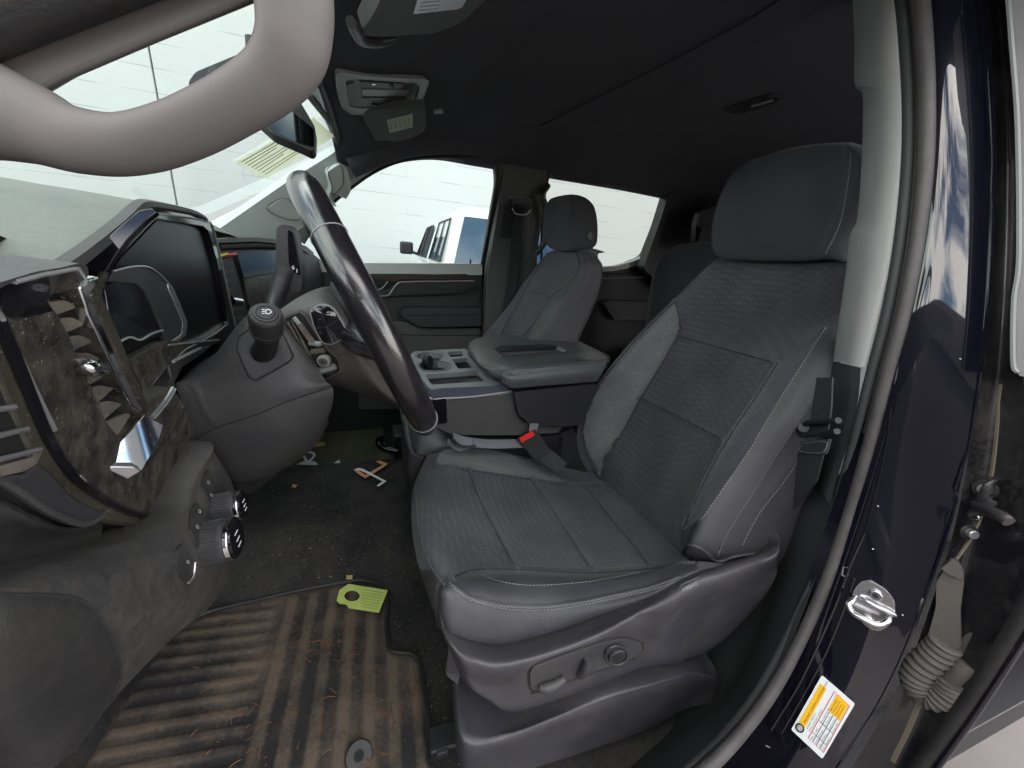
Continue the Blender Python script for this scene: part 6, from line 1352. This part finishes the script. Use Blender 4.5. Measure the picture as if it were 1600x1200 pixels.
nt3.links.new(ad4.outputs[0], r3.inputs[0]); nt3.links.new(r3.outputs[0], b3_.inputs['Base Color']); b3_.inputs['Roughness'].default_value = .75
bb3 = N(nt3, 'ShaderNodeBump'); bb3.inputs['Strength'].default_value = .5; bb3.inputs['Distance'].default_value = .001; nt3.links.new(c3.outputs['Fac'], bb3.inputs['Height']); nt3.links.new(bb3.outputs[0], b3_.inputs['Normal'])
M['mat'] = mm_
mat_ = empty('driver_floor_mat', 'brown dirt covered ribbed rubber floor mat in the driver footwell', 'floor mat')
def inmat(px, py): return ss(3, 12, dpoly(px, py, mo+[mo[0]]))
fm = sheet('ribbed_sheet', mo, zpl(.012), .008, M['mat'], mat_, grid=3.6, disp=lambda u, v: Vector((0, 0, rib(u, v)*inmat(u, v))), vec=(0, 0, -1), ang=60)
line('raised_edge', mo[4:], zpl(.014), .0045, M['rubber2'], mat_)
MT = zpl(.019)
e1 = cyl('fixing_eyelet', P(561, 1181, z=.012), P(561, 1181, z=.021), .022, M['rubber2'], mat_, bev=.002); cyl('eyelet_hole', P(561, 1181, z=.0222), P(561, 1181, z=.0232), .008, M['void'], e1)
pm = empty('passenger_floor_mat', 'olive dusty ribbed rubber mat with white marks in the passenger footwell', 'floor mat')
M['mat2'] = mat('dusty olive rubber', (.05, .053, .036), .7, dust=.7, dcol=(.13, .125, .07), dscale=6, dlo=.4, dhi=.65)
pmo = [(440, 735), (452, 716), (474, 694), (486, 682), (500, 676), (560, 673), (598, 670), (601, 690), (603, 705), (612, 714), (622, 720), (560, 730)]
def rib2(px, py):
    p = P(px, py, z=.02); return (.5+.5*math.sin(p.x*2*math.pi/.05))*.006
sheet('ribbed_sheet', pmo, zpl(.02), .008, M['mat2'], pm, grid=3.5, disp=lambda u, v: Vector((0, 0, rib2(u, v))), vec=(0, 0, -1), ang=60)
PMP = zpl(.03)
line('white_mark', [(482, 724), (474, 712), (473, 706), (480, 706), (491, 709), (488, 716), (480, 723)], PMP, .0045, M['label'], pm, flat=1, n=3)
sheet('white_mark', [(464, 725), (476, 720), (492, 721), (499, 727)], PMP, .001, M['label'], pm, off=.0); sheet('white_mark', [(522, 723), (530, 718), (532, 724)], PMP, .001, M['label'], pm)
tag(sheet('yellow_leaf', [(471, 697), (480, 692), (490, 691), (508, 691), (508, 696), (494, 698), (476, 699)], PMP, .001, M['leaf'], None, off=.004), 'pale yellow scrap lying on the passenger floor mat', 'scrap')
pl_ = empty('seat_adjust_lever', 'shiny black lever at the foot of the passenger seat beside the olive mat', 'lever')
tube('lever', [P(622, 705, y=1.05), P(604, 702, y=1.06), P(594, 696, y=1.07), P(592, 688, y=1.08), P(598, 686, y=1.07)], .012, M['gloss'], pl_)
box('bracket', P(625, 690, y=1.12), (.05, .10, .10), M['black'], pl_, bev=.006)
# green hang tag
gt = tag(sheet('green_hang_tag', [(526, 938), (530, 922), (545, 912), (560, 915), (606, 922), (592, 957), (545, 950), (541, 944), (530, 943)], zpl(.024), .0012, M['tag'], None, holes=[ell(550, 931, 12, 8.5, 20)]), 'yellow green paper hang tag with round hole and ruled lines on the brown floor mat', 'paper tag')
tl_ = []
for i in range(7): tl_.append(line('ruled_line', [(566-i*.4, 921+i*4.4), (600-i*1.9, 926.5+i*4.2)], zpl(.0255), .0005, M['taglin'], gt, n=1))
join(tl_, 'ruled_lines')
# ribbon of sticker backing on the hump
rbz = lambda u, v, o_=0.0: CP(u, v, .012+o_)
rbn_ = empty('paper_ribbon', 'folded thin strip of white and orange sticker backing on the black carpet', 'paper strip')
sheet('orange_strip', [(588, 726), (593, 724), (606, 729), (600, 734), (571, 752), (560, 745), (553, 739), (558, 738), (571, 747), (598, 731)], rbz, .0012, M['copper'], rbn_)
sheet('white_strip', [(553, 740), (560, 737), (566, 738), (580, 745), (604, 758), (592, 766), (589, 765), (598, 758), (577, 747), (564, 741)], rbz, .0012, M['paper'], rbn_, off=.003)
# litter
rnd_ = random.Random(3)
def inreg(poly):
    xs = [p[0] for p in poly]; ys = [p[1] for p in poly]
    while True:
        u, v = rnd_.uniform(min(xs), max(xs)), rnd_.uniform(min(ys), max(ys))
        if inpoly(u, v, poly): return u, v
vs = []; fs = []; mi = []
def sliver(c, d, l, w_, m_):
    n = Vector((0, 0, 1)); d = d.normalized(); s = d.cross(n).normalized()*w_; k0 = len(vs)
    lift = Vector((0, 0, w_*1.2)); bend = Vector((0, 0, l*.12))
    for t, b_ in ((-.5, 0), (0, 1), (.5, 0)):
        q = c+d*l*t+bend*b_; vs.extend([q-s, q+s, q+lift])
    for j in range(2):
        for a in range(3): fs.append((k0+3*j+a, k0+3*j+(a+1) % 3, k0+3*j+3+(a+1) % 3, k0+3*j+3+a)); mi.append(m_)
creg = [(370, 770), (450, 726), (640, 722), (650, 800), (690, 930), (715, 1100), (725, 1200), (680, 1200), (660, 1030), (606, 1012), (603, 915), (540, 905), (380, 930), (345, 900)]
for i in range(1100):
    u, v = inreg(creg if i % 10 else [(600, 900), (690, 930), (720, 1190), (680, 1200), (660, 1030), (606, 1010)])
    if rnd_.random() < .5: u = u*.6+rnd_.uniform(560, 690)*.4
    p = CP(u, v, .002)
    if p.z > .16: continue
    sc0 = rnd_.random()
    sliver(p, Vector((rnd_.uniform(-1, 1), rnd_.uniform(-1, 1), rnd_.uniform(-.2, .3))), .0018+.007*sc0**4, .0003+.0004*rnd_.random(), 0 if rnd_.random() < .12 else 1)
for i in range(480):
    cx_, cy_2, sx_, sy_2 = rnd_.choice([(430, 1010, 40, 22), (450, 1000, 30, 15), (500, 1010, 25, 12), (550, 990, 30, 25), (560, 1080, 30, 60), (350, 1080, 60, 40), (600, 1130, 20, 40), (420, 1150, 60, 30), (610, 950, 6, 40), (640, 1060, 12, 40)])
    u, v = rnd_.gauss(cx_, sx_), rnd_.gauss(cy_2, sy_2)
    if not inpoly(u, v, mo): continue
    p = P(u, v, z=.019); sc0 = rnd_.random()
    sliver(p, Vector((rnd_.uniform(-1, 1), rnd_.uniform(-1, 1), rnd_.uniform(-.15, .2))), .004+.022*sc0**3, .0004+.0005*rnd_.random(), 2 if rnd_.random() < .7 else 1)
lt_ = fromlists('floor_litter', vs, fs, [M['leaf'], M['slat'], M['needle']], None, smooth=False)
for p_, m_ in zip(lt_.data.polygons, mi): p_.material_index = m_
tag(lt_, 'pine needles, grit and grass bits scattered over mat and carpet', 'litter'); lt_['kind'] = 'stuff'
def leafy(nm, u, v, r_, mp, mt, lab, ang_=0):
    pts = [(u+r_*math.cos(ang_+t)*(1 if k % 2 else .62), v+r_*.7*math.sin(ang_+t)*(1 if k % 2 else .62)) for k, t in enumerate([i*math.pi/4 for i in range(8)])]
    tag(sheet(nm, pts, mp, .0008, M[mt], None, off=.002), lab, 'leaf')
leafy('dry_leaf', 546, 902, 7, CP, 'leaf', 'small tan leaf on the carpet just above the green hang tag')
leafy('dry_leaf', 460, 760, 5, CP, 'copper', 'tiny orange leaf flake on the carpet hump near the column', .4)
# ================================================================ put each thing's origin at its base
bpy.context.view_layer.update()
def kids(o): return [c for c in COL.objects if c.parent is o]
for e in [o for o in list(COL.objects) if o.type == 'EMPTY']:
    pts_ = []
    for c in kids(e):
        pts_ += [c.matrix_world @ Vector(b) for b in c.bound_box]
    if not pts_: continue
    lo = Vector((min(p[i] for p in pts_) for i in range(3))); hi = Vector((max(p[i] for p in pts_) for i in range(3)))
    base = Vector(((lo.x+hi.x)/2, (lo.y+hi.y)/2, lo.z)); e.location = base
    for c in kids(e): c.matrix_parent_inverse = Matrix.Translation(-base)
    if '_loc' in e: del e['_loc']
